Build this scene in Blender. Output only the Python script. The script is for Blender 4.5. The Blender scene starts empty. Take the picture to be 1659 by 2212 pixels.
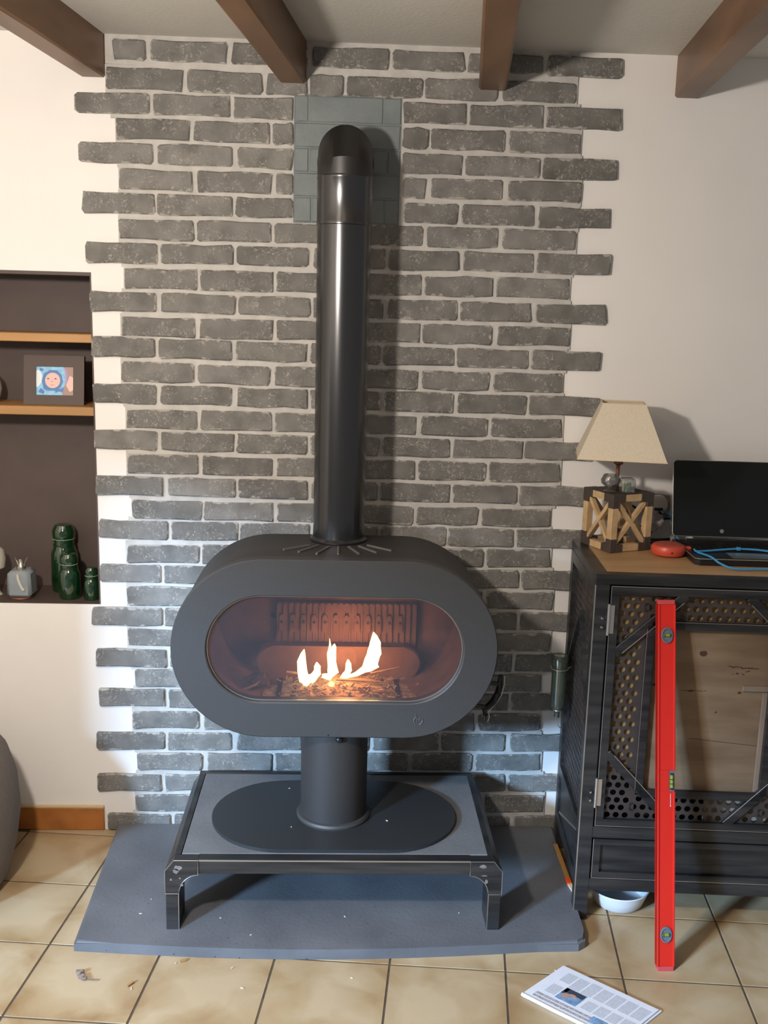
import bpy, bmesh, math, random
from mathutils import Vector, Matrix
random.seed(7)
# ------------------------------------------------------------------ camera, world, lights, exposure
SC = bpy.context.scene
COL = SC.collection
CAM = (0.0303, -3.1334, 1.7126)
PITCH, YAW, ROLL, FPX = 0.1961, 0.0418, 0.0266, 2194.3
def cam_axes():
    cp, sp, cy, sy, cr, sr = math.cos(PITCH), math.sin(PITCH), math.cos(YAW), math.sin(YAW), math.cos(ROLL), math.sin(ROLL)
    fw = Vector((sy*cp, cy*cp, -sp)); rt = Vector((cy, -sy, 0)); up = rt.cross(fw)
    return cr*rt + sr*up, -sr*rt + cr*up, fw
rt, up, fw = cam_axes()
cd = bpy.data.cameras.new('camera'); camo = bpy.data.objects.new('camera', cd); COL.objects.link(camo)
cd.sensor_fit = 'VERTICAL'; cd.sensor_height = 36.0; cd.sensor_width = 27.0; cd.lens = FPX/2212*36
cd.clip_start = 0.05
m = Matrix(((rt.x, up.x, -fw.x, CAM[0]), (rt.y, up.y, -fw.y, CAM[1]), (rt.z, up.z, -fw.z, CAM[2]), (0, 0, 0, 1)))
camo.matrix_world = m
SC.camera = camo

w = bpy.data.worlds.new('world'); SC.world = w; w.use_nodes = True
bg = w.node_tree.nodes['Background']; bg.inputs[0].default_value = (0.93, 0.92, 0.93, 1); bg.inputs[1].default_value = 0.24

def lamp(name, kind, loc, energy, color, size=0.1, size_y=None, target=None):
    d = bpy.data.lights.new(name, kind); d.energy = energy; d.color = color
    if kind == 'POINT': d.shadow_soft_size = size
    if kind == 'AREA':
        d.shape = 'RECTANGLE'; d.size = size; d.size_y = size_y or size
    o = bpy.data.objects.new(name, d); COL.objects.link(o); o.location = loc
    if target is not None:
        o.rotation_euler = (Vector(target)-Vector(loc)).to_track_quat('-Z', 'Y').to_euler()
    return o
# the room's warm ceiling lamp, hanging to the left and behind the stove's front
lamp('ceiling_lamp_light', 'POINT', (-0.70, -2.05, 1.93), 125, (1.0, 0.91, 0.82), 0.06)
# daylight entering through a glazed opening far to the left
lamp('daylight_left', 'AREA', (-4.0, -4.85, 2.25), 850, (0.40, 0.66, 1.0), 0.5, 0.6, (0.0, -0.3, 0.3))
# the fire
lamp('fire_light', 'POINT', (0.05, -0.33, 0.72), 2.6, (1.0, 0.40, 0.12), 0.03)

vs = SC.view_settings
vs.view_transform = 'Standard'; vs.look = 'None'; vs.gamma = 1.0; vs.use_curve_mapping = False; vs.exposure = 0.0

# ------------------------------------------------------------------ materials
def mat(name, color, rough=0.6, metal=0.0, var=0.0, vscale=8.0, col2=None, bump=0.0, bscale=60.0, spec=0.5, coat=0.0, detail=6.0, lo=0.35, hi=0.65, stretch=None):
    m = bpy.data.materials.new(name); m.use_nodes = True
    nt = m.node_tree; N = nt.nodes; Lk = nt.links; b = N['Principled BSDF']
    b.inputs['Base Color'].default_value = (*color, 1); b.inputs['Roughness'].default_value = rough
    b.inputs['Metallic'].default_value = metal; b.inputs['Specular IOR Level'].default_value = spec
    b.inputs['Coat Weight'].default_value = coat
    pos = None
    if var or col2 or bump:
        g = N.new('ShaderNodeNewGeometry'); pos = g.outputs['Position']
        if stretch:
            mp = N.new('ShaderNodeMapping'); mp.inputs['Scale'].default_value = stretch
            Lk.new(pos, mp.inputs['Vector']); pos = mp.outputs[0]
    if var or col2:
        n = N.new('ShaderNodeTexNoise'); n.inputs['Scale'].default_value = vscale; n.inputs['Detail'].default_value = detail
        Lk.new(pos, n.inputs['Vector'])
        r = N.new('ShaderNodeValToRGB'); Lk.new(n.outputs[0], r.inputs[0])
        c2 = col2 or tuple(c*(1+var) for c in color); c1 = color if col2 else tuple(c*(1-var) for c in color)
        r.color_ramp.elements[0].position = lo; r.color_ramp.elements[1].position = hi
        r.color_ramp.elements[0].color = (*c1, 1); r.color_ramp.elements[1].color = (*c2, 1)
        Lk.new(r.outputs[0], b.inputs['Base Color'])
    if bump:
        n2 = N.new('ShaderNodeTexNoise'); n2.inputs['Scale'].default_value = bscale; n2.inputs['Detail'].default_value = 5
        Lk.new(pos, n2.inputs['Vector'])
        bp = N.new('ShaderNodeBump'); bp.inputs['Strength'].default_value = bump; bp.inputs['Distance'].default_value = 0.003
        Lk.new(n2.outputs[0], bp.inputs['Height']); Lk.new(bp.outputs[0], b.inputs['Normal'])
    return m

def emis(name, color, strength):
    m = bpy.data.materials.new(name); m.use_nodes = True
    nt = m.node_tree; nt.nodes.clear()
    e = nt.nodes.new('ShaderNodeEmission'); e.inputs[0].default_value = (*color, 1); e.inputs[1].default_value = strength
    o = nt.nodes.new('ShaderNodeOutputMaterial'); nt.links.new(e.outputs[0], o.inputs[0])
    return m

def pane(name, tint, refl=0.08, rough=0.0, milky=0.0, milk=(0.8, 0.85, 0.9)):
    """thin clear glass: tinted see-through plus a fresnel mirror and a little haze"""
    m = bpy.data.materials.new(name); m.use_nodes = True
    nt = m.node_tree; N = nt.nodes; L = nt.links; N.clear()
    o = N.new('ShaderNodeOutputMaterial'); t = N.new('ShaderNodeBsdfTransparent'); t.inputs[0].default_value = (*tint, 1)
    g = N.new('ShaderNodeBsdfGlossy'); g.inputs['Roughness'].default_value = rough
    lw = N.new('ShaderNodeLayerWeight'); lw.inputs[0].default_value = 0.35
    mm = N.new('ShaderNodeMath'); mm.operation = 'MULTIPLY_ADD'; mm.inputs[1].default_value = 0.6; mm.inputs[2].default_value = refl
    L.new(lw.outputs['Fresnel'], mm.inputs[0])
    d = N.new('ShaderNodeBsdfDiffuse'); d.inputs[0].default_value = (*milk, 1)
    mx0 = N.new('ShaderNodeMixShader'); mx0.inputs[0].default_value = milky
    L.new(t.outputs[0], mx0.inputs[1]); L.new(d.outputs[0], mx0.inputs[2])
    mx = N.new('ShaderNodeMixShader'); L.new(mm.outputs[0], mx.inputs[0]); L.new(mx0.outputs[0], mx.inputs[1]); L.new(g.outputs[0], mx.inputs[2])
    L.new(mx.outputs[0], o.inputs[0])
    return m

def brick_material(name, base, smear, amount=0.5, scratch=0.5):
    m = bpy.data.materials.new(name); m.use_nodes = True
    nt = m.node_tree; N = nt.nodes; L = nt.links; b = N['Principled BSDF']
    b.inputs['Roughness'].default_value = 0.78; b.inputs['Specular IOR Level'].default_value = 0.35
    geo = N.new('ShaderNodeNewGeometry'); oi = N.new('ShaderNodeObjectInfo')
    def noise(sc, det=5, dist=0.0):
        n = N.new('ShaderNodeTexNoise'); n.inputs['Scale'].default_value = sc; n.inputs['Detail'].default_value = det
        n.inputs['Distortion'].default_value = dist; L.new(geo.outputs['Position'], n.inputs['Vector']); return n.outputs[0]
    def mth(op, a, b_=None, c=None, clamp=False):
        n = N.new('ShaderNodeMath'); n.operation = op; n.use_clamp = clamp
        for i, v in enumerate((a, b_, c)):
            if v is None: continue
            if isinstance(v, (int, float)): n.inputs[i].default_value = v
            else: L.new(v, n.inputs[i])
        return n.outputs[0]
    # cloudy base, each brick a shade of its own
    cl = mth('MULTIPLY_ADD', noise(18, 6), 1.2, 0.40)
    rnd = mth('MULTIPLY_ADD', oi.outputs['Random'], 0.30, 0.85)
    k = mth('MULTIPLY', cl, rnd)
    bc = N.new('ShaderNodeMix'); bc.data_type = 'RGBA'; bc.blend_type = 'MULTIPLY'; bc.inputs[0].default_value = 1
    bc.inputs[6].default_value = (*base, 1)
    cr = N.new('ShaderNodeCombineColor'); L.new(k, cr.inputs[0]); L.new(k, cr.inputs[1]); L.new(k, cr.inputs[2]); L.new(cr.outputs[0], bc.inputs[7])
    # squiggly pale scratches
    s = mth('ABSOLUTE', mth('SUBTRACT', noise(62, 2, 1.8), 0.5))
    line = mth('SUBTRACT', 1.0, mth('MULTIPLY', s, 22.0), clamp=True)
    gate = mth('MULTIPLY', mth('SUBTRACT', noise(15, 3), 0.44), 8.0, clamp=True)
    gate2 = mth('MULTIPLY', mth('SUBTRACT', noise(110, 2), 0.44), 9.0, clamp=True)
    sc = mth('MULTIPLY', mth('MULTIPLY', line, gate), gate2)
    # mortar smeared over the arrises
    tc = N.new('ShaderNodeTexCoord'); sp = N.new('ShaderNodeSeparateXYZ'); L.new(tc.outputs['Generated'], sp.inputs[0])
    ex = mth('MULTIPLY', mth('SUBTRACT', 0.5, mth('ABSOLUTE', mth('SUBTRACT', sp.outputs[0], 0.5))), 3.6)
    ez = mth('SUBTRACT', 0.5, mth('ABSOLUTE', mth('SUBTRACT', sp.outputs[2], 0.5)))
    e = mth('MINIMUM', ex, ez)
    ed = mth('SUBTRACT', mth('MULTIPLY', mth('SUBTRACT', noise(42, 4), 0.42), 0.62), e)
    edge = mth('MULTIPLY', ed, 16.0, clamp=True)
    tot = mth('MAXIMUM', mth('MULTIPLY', sc, scratch), mth('MULTIPLY', edge, amount))
    mx = N.new('ShaderNodeMix'); mx.data_type = 'RGBA'; L.new(tot, mx.inputs[0]); L.new(bc.outputs[2], mx.inputs[6]); mx.inputs[7].default_value = (*smear, 1)
    L.new(mx.outputs[2], b.inputs['Base Color'])
    bp = N.new('ShaderNodeBump'); bp.inputs['Strength'].default_value = 0.55; bp.inputs['Distance'].default_value = 0.004
    h = mth('MULTIPLY_ADD', tot, 0.35, noise(38, 7)); L.new(h, bp.inputs['Height']); L.new(bp.outputs[0], b.inputs['Normal'])
    return m

def tile_material(name):
    m = bpy.data.materials.new(name); m.use_nodes = True
    nt = m.node_tree; N = nt.nodes; L = nt.links; b = N['Principled BSDF']
    b.inputs['Roughness'].default_value = 0.34; b.inputs['Specular IOR Level'].default_value = 0.4
    geo = N.new('ShaderNodeNewGeometry'); oi = N.new('ShaderNodeObjectInfo')
    def noise(sc, det=5, dist=0.0):
        n = N.new('ShaderNodeTexNoise'); n.inputs['Scale'].default_value = sc; n.inputs['Detail'].default_value = det
        n.inputs['Distortion'].default_value = dist; L.new(geo.outputs['Position'], n.inputs['Vector']); return n.outputs[0]
    def mth(op, a, b_=None, clamp=False):
        n = N.new('ShaderNodeMath'); n.operation = op; n.use_clamp = clamp
        for i, v in enumerate((a, b_)):
            if v is None: continue
            if isinstance(v, (int, float)): n.inputs[i].default_value = v
            else: L.new(v, n.inputs[i])
        return n.outputs[0]
    tc = N.new('ShaderNodeTexCoord'); sp = N.new('ShaderNodeSeparateXYZ'); L.new(tc.outputs['Generated'], sp.inputs[0])
    ex = mth('SUBTRACT', 0.5, mth('ABSOLUTE', mth('SUBTRACT', sp.outputs[0], 0.5)))
    ey = mth('SUBTRACT', 0.5, mth('ABSOLUTE', mth('SUBTRACT', sp.outputs[1], 0.5)))
    e = mth('SUBTRACT', 0.20, mth('MINIMUM', ex, ey))
    f = mth('ADD', mth('MULTIPLY', noise(7, 5, 0.6), 1.0), mth('MULTIPLY', e, 0.8))
    f = mth('ADD', f, mth('MULTIPLY', mth('SUBTRACT', oi.outputs['Random'], 0.5), 0.10))
    r = N.new('ShaderNodeValToRGB'); L.new(f, r.inputs[0]); cr = r.color_ramp
    cr.elements[0].position = 0.34; cr.elements[0].color = (0.47, 0.36, 0.225, 1)
    cr.elements[1].position = 0.92; cr.elements[1].color = (0.25, 0.135, 0.05, 1)
    el = cr.elements.new(0.62); el.color = (0.39, 0.275, 0.15, 1)
    L.new(r.outputs[0], b.inputs['Base Color'])
    bp = N.new('ShaderNodeBump'); bp.inputs['Strength'].default_value = 0.15; bp.inputs['Distance'].default_value = 0.003
    L.new(noise(30, 4), bp.inputs['Height']); L.new(bp.outputs[0], b.inputs['Normal'])
    return m

def concrete(name, c1, c2, rough=0.6, sc=7):
    m = mat(name, c1, rough, col2=c2, vscale=sc, detail=9, bump=0.25, bscale=90, lo=0.32, hi=0.7)
    nt = m.node_tree; N = nt.nodes; L = nt.links; b = N['Principled BSDF']
    g = N.new('ShaderNodeNewGeometry'); v = N.new('ShaderNodeTexVoronoi'); v.inputs['Scale'].default_value = 26; L.new(g.outputs['Position'], v.inputs['Vector'])
    lt = N.new('ShaderNodeMath'); lt.operation = 'LESS_THAN'; lt.inputs[1].default_value = 0.055; L.new(v.outputs['Distance'], lt.inputs[0])
    src = b.inputs['Base Color'].links[0].from_socket
    mx = N.new('ShaderNodeMix'); mx.data_type = 'RGBA'; L.new(lt.outputs[0], mx.inputs[0]); L.new(src, mx.inputs[6]); mx.inputs[7].default_value = (c1[0]*.35, c1[1]*.35, c1[2]*.35, 1)
    L.new(mx.outputs[2], b.inputs['Base Color'])
    return m

M = {}
M['white'] = mat('white_wall_paint', (0.80, 0.765, 0.725), 0.75, var=0.015, vscale=5, bump=0.10, bscale=45)
M['ceiling'] = mat('ceiling_paint', (0.60, 0.575, 0.52), 0.85, var=0.02, vscale=3, bump=0.25, bscale=90)
M['mortar'] = mat('pale_mortar', (0.50, 0.475, 0.44), 0.9, var=0.08, vscale=25, bump=0.5, bscale=90)
M['brick'] = brick_material('grey_brick', (0.168, 0.159, 0.145), (0.46, 0.435, 0.39), 0.75, 0.85)
M['patch'] = mat('blue_grey_patch_paint', (0.165, 0.19, 0.19), 0.6, var=0.08, vscale=14, bump=0.4, bscale=50)
M['tile'] = tile_material('beige_floor_tile')
M['grout'] = mat('grout', (0.085, 0.065, 0.045), 0.9, var=0.2, vscale=30)
M['beam'] = mat('stained_beam_wood', (0.105, 0.048, 0.020), 0.40, col2=(0.19, 0.095, 0.042), vscale=9, bump=0.25, bscale=30, stretch=(1.0, 0.22, 1.0), detail=8)
M['niche'] = mat('dark_brown_niche_paint', (0.082, 0.056, 0.047), 0.6, var=0.06, vscale=9)
M['shelf'] = mat('shelf_oak', (0.42, 0.22, 0.075), 0.5, var=0.15, vscale=10, stretch=(0.2, 1, 1))
M['skirt'] = mat('terracotta_skirting', (0.36, 0.13, 0.03), 0.35, var=0.2, vscale=12)
M['skirt_top'] = mat('cream_skirting_edge', (0.60, 0.44, 0.24), 0.5)
M['slab'] = concrete('grey_hearth_concrete', (0.098, 0.102, 0.112), (0.148, 0.152, 0.164), 0.55, 5)
M['slab2'] = concrete('pale_hearth_concrete', (0.118, 0.122, 0.128), (0.165, 0.169, 0.176), 0.6, 6)
M['steel'] = mat('raw_dark_steel', (0.032, 0.033, 0.036), 0.36, metal=0.65, col2=(0.075, 0.073, 0.072), vscale=14, stretch=(0.25, 1, 3), detail=8, bump=0.08, bscale=40)
M['steel_edge'] = mat('steel_and_edge_highlight', (0.55, 0.53, 0.50), 0.3, metal=0.9)  # bright steel; thin strips of it paint highlights along the edges
M['scab'] = mat('flaked_bare_steel', (0.30, 0.30, 0.30), 0.4, metal=0.7, var=0.2, vscale=60)
M['stove'] = mat('stove_grey_paint', (0.050, 0.049, 0.049), 0.50, metal=0.2, var=0.05, vscale=300, bump=0.05, bscale=500)
M['stove_dark'] = mat('stove_black_paint', (0.030, 0.027, 0.026), 0.55, var=0.05, vscale=200)
M['base'] = mat('stove_base_paint', (0.026, 0.027, 0.029), 0.42, var=0.05, vscale=200)
M['pipe'] = mat('satin_black_flue', (0.012, 0.012, 0.013), 0.22, spec=0.9)
M['elbow'] = mat('matt_black_elbow', (0.014, 0.013, 0.012), 0.40)
M['fin'] = mat('vent_fin_metal', (0.16, 0.145, 0.13), 0.45, metal=0.5)
M['firebox'] = mat('fire_stained_lining', (0.13, 0.066, 0.045), 0.85, col2=(0.20, 0.10, 0.07), vscale=12, bump=0.3, bscale=40)
M['ash'] = mat('ash_bed', (0.22, 0.17, 0.13), 0.95, col2=(0.48, 0.36, 0.26), vscale=60, bump=1.0, bscale=140)
M['char'] = mat('charred_log', (0.02, 0.017, 0.015), 0.8, col2=(0.14, 0.08, 0.05), vscale=40, bump=1.0, bscale=90)
M['kindling'] = mat('kindling_wood', (0.45, 0.26, 0.12), 0.7, var=0.2, vscale=50)
M['iron'] = mat('grate_iron', (0.04, 0.03, 0.025), 0.6, metal=0.4)
M['flame'] = emis('flame', (1.0, 0.66, 0.24), 9.0)
M['flame_tip'] = emis('flame_tip', (1.0, 0.30, 0.05), 1.6)
M['ember'] = emis('ember', (1.0, 0.45, 0.20), 5.0)
M['door_glass'] = pane('stove_door_glass', (0.82, 0.78, 0.78), 0.05, 0.0, 0.022, (0.6, 0.75, 1.0))  # faint blue haze colour stands in for a window's reflection
M['red'] = mat('red_aluminium', (0.62, 0.018, 0.010), 0.38)
M['red2'] = mat('pink_red_end_cap', (0.52, 0.06, 0.07), 0.5)
M['vialring'] = mat('grey_vial_surround', (0.12, 0.13, 0.16), 0.4)
M['vial'] = mat('yellow_green_vial', (0.20, 0.28, 0.03), 0.2)
M['black'] = mat('black_plastic', (0.010, 0.010, 0.011), 0.35)
M['screen'] = mat('laptop_screen_glass', (0.006, 0.008, 0.007), 0.07, spec=0.35)
M['silver'] = mat('silver_trim', (0.62, 0.60, 0.57), 0.28, metal=0.9)
M['chrome'] = mat('chrome', (0.75, 0.75, 0.76), 0.12, metal=1.0)
M['wood_top'] = mat('cabinet_top_beech', (0.36, 0.215, 0.10), 0.45, col2=(0.44, 0.27, 0.13), vscale=10, stretch=(0.25, 2, 1))
M['ply'] = mat('pine_board', (0.13, 0.080, 0.043), 0.7, col2=(0.21, 0.14, 0.082), vscale=7, stretch=(0.45, 1, 2.2), detail=8, bump=0.1, bscale=30)
M['ply_light'] = mat('pale_pine', (0.42, 0.33, 0.24), 0.7, var=0.1, vscale=12)
M['knot'] = mat('dark_knot', (0.06, 0.025, 0.012), 0.7)
M['lamp_wood'] = mat('lamp_light_wood', (0.50, 0.34, 0.18), 0.6, var=0.15, vscale=25)
M['lamp_dark'] = mat('lamp_dark_bracket', (0.055, 0.040, 0.032), 0.6, var=0.1, vscale=30)
M['shade'] = mat('linen_lampshade', (0.60, 0.52, 0.40), 0.9, var=0.05, vscale=220, bump=0.2, bscale=400)
M['shade_trim'] = mat('lampshade_piping', (0.62, 0.50, 0.33), 0.8)
M['device_red'] = mat('red_plastic', (0.52, 0.065, 0.032), 0.4)
M['device_top'] = mat('red_speaker_cloth', (0.33, 0.055, 0.03), 0.8, var=0.15, vscale=200)
M['cable'] = mat('blue_cable', (0.045, 0.27, 0.55), 0.4)
M['paper'] = mat('newsprint', (0.66, 0.67, 0.72), 0.8, var=0.02, vscale=20)
M['ink'] = mat('grey_text_print', (0.42, 0.43, 0.47), 0.8, col2=(0.54, 0.55, 0.59), vscale=420, detail=2)
M['inkd'] = mat('dark_headline_print', (0.20, 0.18, 0.19), 0.8, col2=(0.5, 0.48, 0.5), vscale=260, detail=2)
M['ph_dark'] = mat('print_dark', (0.035, 0.04, 0.06), 0.7)
M['ph_blue'] = mat('print_blue', (0.16, 0.27, 0.42), 0.7, var=0.3, vscale=60)
M['ph_skin'] = mat('print_skin', (0.42, 0.24, 0.17), 0.7)
M['frame'] = mat('brown_photo_frame', (0.078, 0.052, 0.040), 0.6)
M['pf_blue'] = mat('photo_light_blue', (0.17, 0.42, 0.66), 0.4, col2=(0.28, 0.58, 0.80), vscale=70)
M['pf_deep'] = mat('photo_deep_blue', (0.05, 0.17, 0.42), 0.4)
M['pf_skin'] = mat('photo_skin', (0.74, 0.46, 0.40), 0.4)
M['pf_white'] = mat('photo_pale', (0.72, 0.78, 0.80), 0.4)
M['pf_mauve'] = mat('photo_mauve', (0.36, 0.24, 0.42), 0.4)
M['pf_brown'] = mat('photo_brown', (0.33, 0.20, 0.17), 0.4)
M['pf_eye'] = mat('photo_eyes', (0.12, 0.09, 0.13), 0.4)
M['green'] = mat('dark_green_glass', (0.002, 0.028, 0.006), 0.06, spec=0.9, coat=1.0)
M['green_rim'] = mat('pale_green_rim', (0.25, 0.36, 0.22), 0.2)
M['frost'] = mat('frosted_glass', (0.26, 0.29, 0.31), 0.25, var=0.12, vscale=12)
M['wick'] = mat('cotton_wick', (0.55, 0.52, 0.44), 0.8)
M['pewter'] = mat('pewter', (0.45, 0.42, 0.36), 0.25, metal=0.9)
M['cream'] = mat('cream_ceramic', (0.50, 0.46, 0.38), 0.3)
M['fabric'] = mat('taupe_upholstery', (0.175, 0.145, 0.125), 0.85, var=0.06, vscale=60, bump=0.2, bscale=200)
M['piping'] = mat('tan_piping', (0.36, 0.27, 0.19), 0.8)
M['enamel'] = mat('white_enamel', (0.72, 0.75, 0.78), 0.25)
M['bottle'] = pane('green_tinted_glass', (0.42, 0.50, 0.40), 0.10, 0.02, 0.10, (0.25, 0.30, 0.24))
M['clear'] = pane('clear_glass', (0.80, 0.80, 0.76), 0.16, 0.02, 0.06)
M['amber'] = mat('orange_petals', (0.50, 0.20, 0.08), 0.5, var=0.4, vscale=80)
M['leafg'] = mat('pale_green_succulent', (0.30, 0.50, 0.14), 0.5, var=0.4, vscale=80)
M['copper'] = mat('copper_socket', (0.24, 0.10, 0.055), 0.4, metal=0.5)
M['socket'] = mat('white_socket_plastic', (0.66, 0.63, 0.58), 0.4)
M['plaster'] = mat('rough_grey_plaster', (0.30, 0.26, 0.24), 0.9, var=0.3, vscale=60, bump=0.8, bscale=90)
M['stickw'] = mat('yellow_pencil_wood', (0.42, 0.22, 0.06), 0.5)
M['orange'] = mat('orange_band', (0.80, 0.10, 0.02), 0.4)
M['tip'] = mat('pale_bare_wood', (0.62, 0.48, 0.34), 0.7)
M['fluff'] = mat('grey_dust', (0.20, 0.15, 0.12), 0.95, var=0.3, vscale=90)
M['chip'] = mat('wood_chip', (0.36, 0.20, 0.07), 0.7)
M['crumb'] = mat('pale_crumb', (0.75, 0.70, 0.60), 0.7)
M['paper_w'] = mat('crumpled_white_paper', (0.62, 0.58, 0.58), 0.8)
M['print_blk'] = mat('black_dot', (0.008, 0.008, 0.008), 0.6)

# ------------------------------------------------------------------ mesh helpers
def obj(name, bm, m, parent=None, label=None, kind=None, smooth=False, bevel=0.0):
    bmesh.ops.recalc_face_normals(bm, faces=bm.faces[:])
    me = bpy.data.meshes.new(name); 
    if smooth:
        for f in bm.faces: f.smooth = True
    bm.to_mesh(me); bm.free()
    for mm in (m if isinstance(m, (list, tuple)) else [m]): me.materials.append(mm)
    o = bpy.data.objects.new(name, me); COL.objects.link(o)
    if smooth:
        me.set_sharp_from_angle(angle=math.radians(38))
    if parent is not None: o.parent = parent
    if label: o['label'] = label
    if kind: o['kind'] = kind
    if bevel:
        b = o.modifiers.new('bevel', 'BEVEL'); b.width = bevel; b.segments = 2; b.limit_method = 'ANGLE'
    return o
def thing(name, label, cat, loc=(0, 0, 0), rz=0.0, group=None):
    o = bpy.data.objects.new(name, None); COL.objects.link(o); o.location = loc; o.rotation_euler = (0, 0, rz)
    o['label'] = label; o['category'] = cat
    if group: o['group'] = group
    o.empty_display_size = 0.05
    return o
def tag(o, label, cat, group=None, kind=None):
    o['label'] = label; o['category'] = cat
    if group: o['group'] = group
    if kind: o['kind'] = kind
    return o
def B(): return bmesh.new()
def box(bm, x0, x1, y0, y1, z0, z1, bev=0.0, mi=0, mtx=None):
    vs_ = [bm.verts.new(p) for p in ((x0,y0,z0),(x1,y0,z0),(x1,y1,z0),(x0,y1,z0),(x0,y0,z1),(x1,y0,z1),(x1,y1,z1),(x0,y1,z1))]
    fs = [bm.faces.new([vs_[i] for i in q]) for q in ((0,3,2,1),(4,5,6,7),(0,1,5,4),(1,2,6,5),(2,3,7,6),(3,0,4,7))]
    for f in fs: f.material_index = mi
    if mtx is not None:
        for v in vs_: v.co = mtx @ v.co
    if bev:
        es = list({e for f in fs for e in f.edges})
        r = bmesh.ops.bevel(bm, geom=es, offset=bev, segments=1, affect='EDGES')
    return bm
def bar(bm, a, b, wx, wz, upv=(0, 0, 1), bev=0.0, mi=0):
    """rectangular bar from a to b"""
    a = Vector(a); b = Vector(b); d = (b-a); L = d.length; d.normalize()
    u = Vector(upv); s = d.cross(u); s.normalize(); u = s.cross(d)
    mtx = Matrix(((s.x, d.x, u.x, a.x), (s.y, d.y, u.y, a.y), (s.z, d.z, u.z, a.z), (0, 0, 0, 1)))
    return box(bm, -wx/2, wx/2, 0, L, -wz/2, wz/2, bev, mi, mtx)
def tube(bm, pts, r, n=8, closed=False, mi=0, cap=True):
    pts = [Vector(p) for p in pts]; rings = []; N_ = len(pts)
    rr = r if isinstance(r, (list, tuple)) else [r]*N_
    ref = Vector((0.3, 0.2, 0.93)).normalized()
    for i, p in enumerate(pts):
        if closed: t = pts[(i+1) % N_]-pts[i-1]
        else: t = pts[min(i+1, N_-1)]-pts[max(i-1, 0)]
        t.normalize(); s = t.cross(ref)
        if s.length < 1e-3: s = t.cross(Vector((1, 0, 0)))
        s.normalize(); u = s.cross(t)
        rings.append([bm.verts.new(p + rr[i]*(math.cos(2*math.pi*k/n)*s + math.sin(2*math.pi*k/n)*u)) for k in range(n)])
    rng = range(N_) if closed else range(N_-1)
    for i in rng:
        A, C_ = rings[i], rings[(i+1) % N_]
        for k in range(n):
            f = bm.faces.new((A[k], A[(k+1) % n], C_[(k+1) % n], C_[k])); f.material_index = mi
    if cap and not closed:
        for R_ in (rings[0], rings[-1]):
            f = bm.faces.new(R_); f.material_index = mi
    return bm
def lathe(bm, prof, c=(0, 0, 0), n=28, mi=0, ax='Z', sx=1.0, sy=1.0):
    rings = []
    for r, z in prof:
        if r < 1e-5: rings.append([bm.verts.new((0, 0, z))])
        else: rings.append([bm.verts.new((r*math.cos(2*math.pi*k/n)*sx, r*math.sin(2*math.pi*k/n)*sy, z)) for k in range(n)])
    vs_ = [v for R_ in rings for v in R_]
    for A, C_ in zip(rings, rings[1:]):
        for k in range(n):
            q = [A[k % len(A)], A[(k+1) % len(A)], C_[(k+1) % len(C_)], C_[k % len(C_)]]
            q = [v for i, v in enumerate(q) if v not in q[:i]]
            if len(q) > 2:
                f = bm.faces.new(q); f.material_index = mi
    for R_ in (rings[0], rings[-1]):
        if len(R_) > 2: f = bm.faces.new(R_); f.material_index = mi
    for v in vs_:
        if ax == 'Y': v.co = Vector((v.co.x, -v.co.z, v.co.y))
        if ax == 'X': v.co = Vector((v.co.z, v.co.x, v.co.y))
        v.co += Vector(c)
    return bm
def prism_y(bm, out, y0, y1, bev=0.0, mi=0):
    """outline of (x, z), extruded from y0 to y1"""
    a = [bm.verts.new((x, y0, z)) for x, z in out]; b = [bm.verts.new((x, y1, z)) for x, z in out]
    n = len(out); fs = [bm.faces.new(a), bm.faces.new(b[::-1])]
    for i in range(n): fs.append(bm.faces.new((a[i], b[i], b[(i+1) % n], a[(i+1) % n])))
    for f in fs: f.material_index = mi
    if bev:
        es = list(fs[0].edges)+list(fs[1].edges)
        bmesh.ops.bevel(bm, geom=es, offset=bev, segments=2, affect='EDGES')
    return bm
def prism_z(bm, out, z0, z1, bev=0.0, mi=0, seg=1):
    a = [bm.verts.new((x, y, z0)) for x, y in out]; b = [bm.verts.new((x, y, z1)) for x, y in out]
    n = len(out); fs = [bm.faces.new(a[::-1]), bm.faces.new(b)]
    for i in range(n): fs.append(bm.faces.new((a[i], a[(i+1) % n], b[(i+1) % n], b[i])))
    for f in fs: f.material_index = mi
    if bev: bmesh.ops.bevel(bm, geom=list(fs[1].edges), offset=bev, segments=seg, affect='EDGES')
    return bm
def stadium(cx, cz, hs, r, n=20):
    """points around an oblong: straight half-length hs, end radius r"""
    p = []
    for i in range(n+1): a = -math.pi/2+math.pi*i/n; p.append((cx+hs+r*math.cos(a), cz+r*math.sin(a)))
    for i in range(n+1): a = math.pi/2+math.pi*i/n; p.append((cx-hs+r*math.cos(a), cz+r*math.sin(a)))
    return p
def loft_y(bm, rings, close0=False, close1=False, mi=0):
    R_ = [[bm.verts.new((x, y, z)) for x, z in o] for o, y in rings]
    for A, C_ in zip(R_, R_[1:]):
        n = len(A)
        for k in range(n):
            f = bm.faces.new((A[k], A[(k+1) % n], C_[(k+1) % n], C_[k])); f.material_index = mi
    if close0: bm.faces.new(R_[0]).material_index = mi
    if close1: bm.faces.new(R_[-1]).material_index = mi
    return bm
def blob(bm, c, r, sx=1, sy=1, sz=1, jit=0.0, sub=2, mi=0):
    res = bmesh.ops.create_icosphere(bm, subdivisions=sub, radius=r)
    for v in res['verts']:
        v.co *= 1+random.uniform(-jit, jit)
        v.co = Vector((v.co.x*sx, v.co.y*sy, v.co.z*sz))+Vector(c)
        for f in v.link_faces: f.material_index = mi
    return bm

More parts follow.
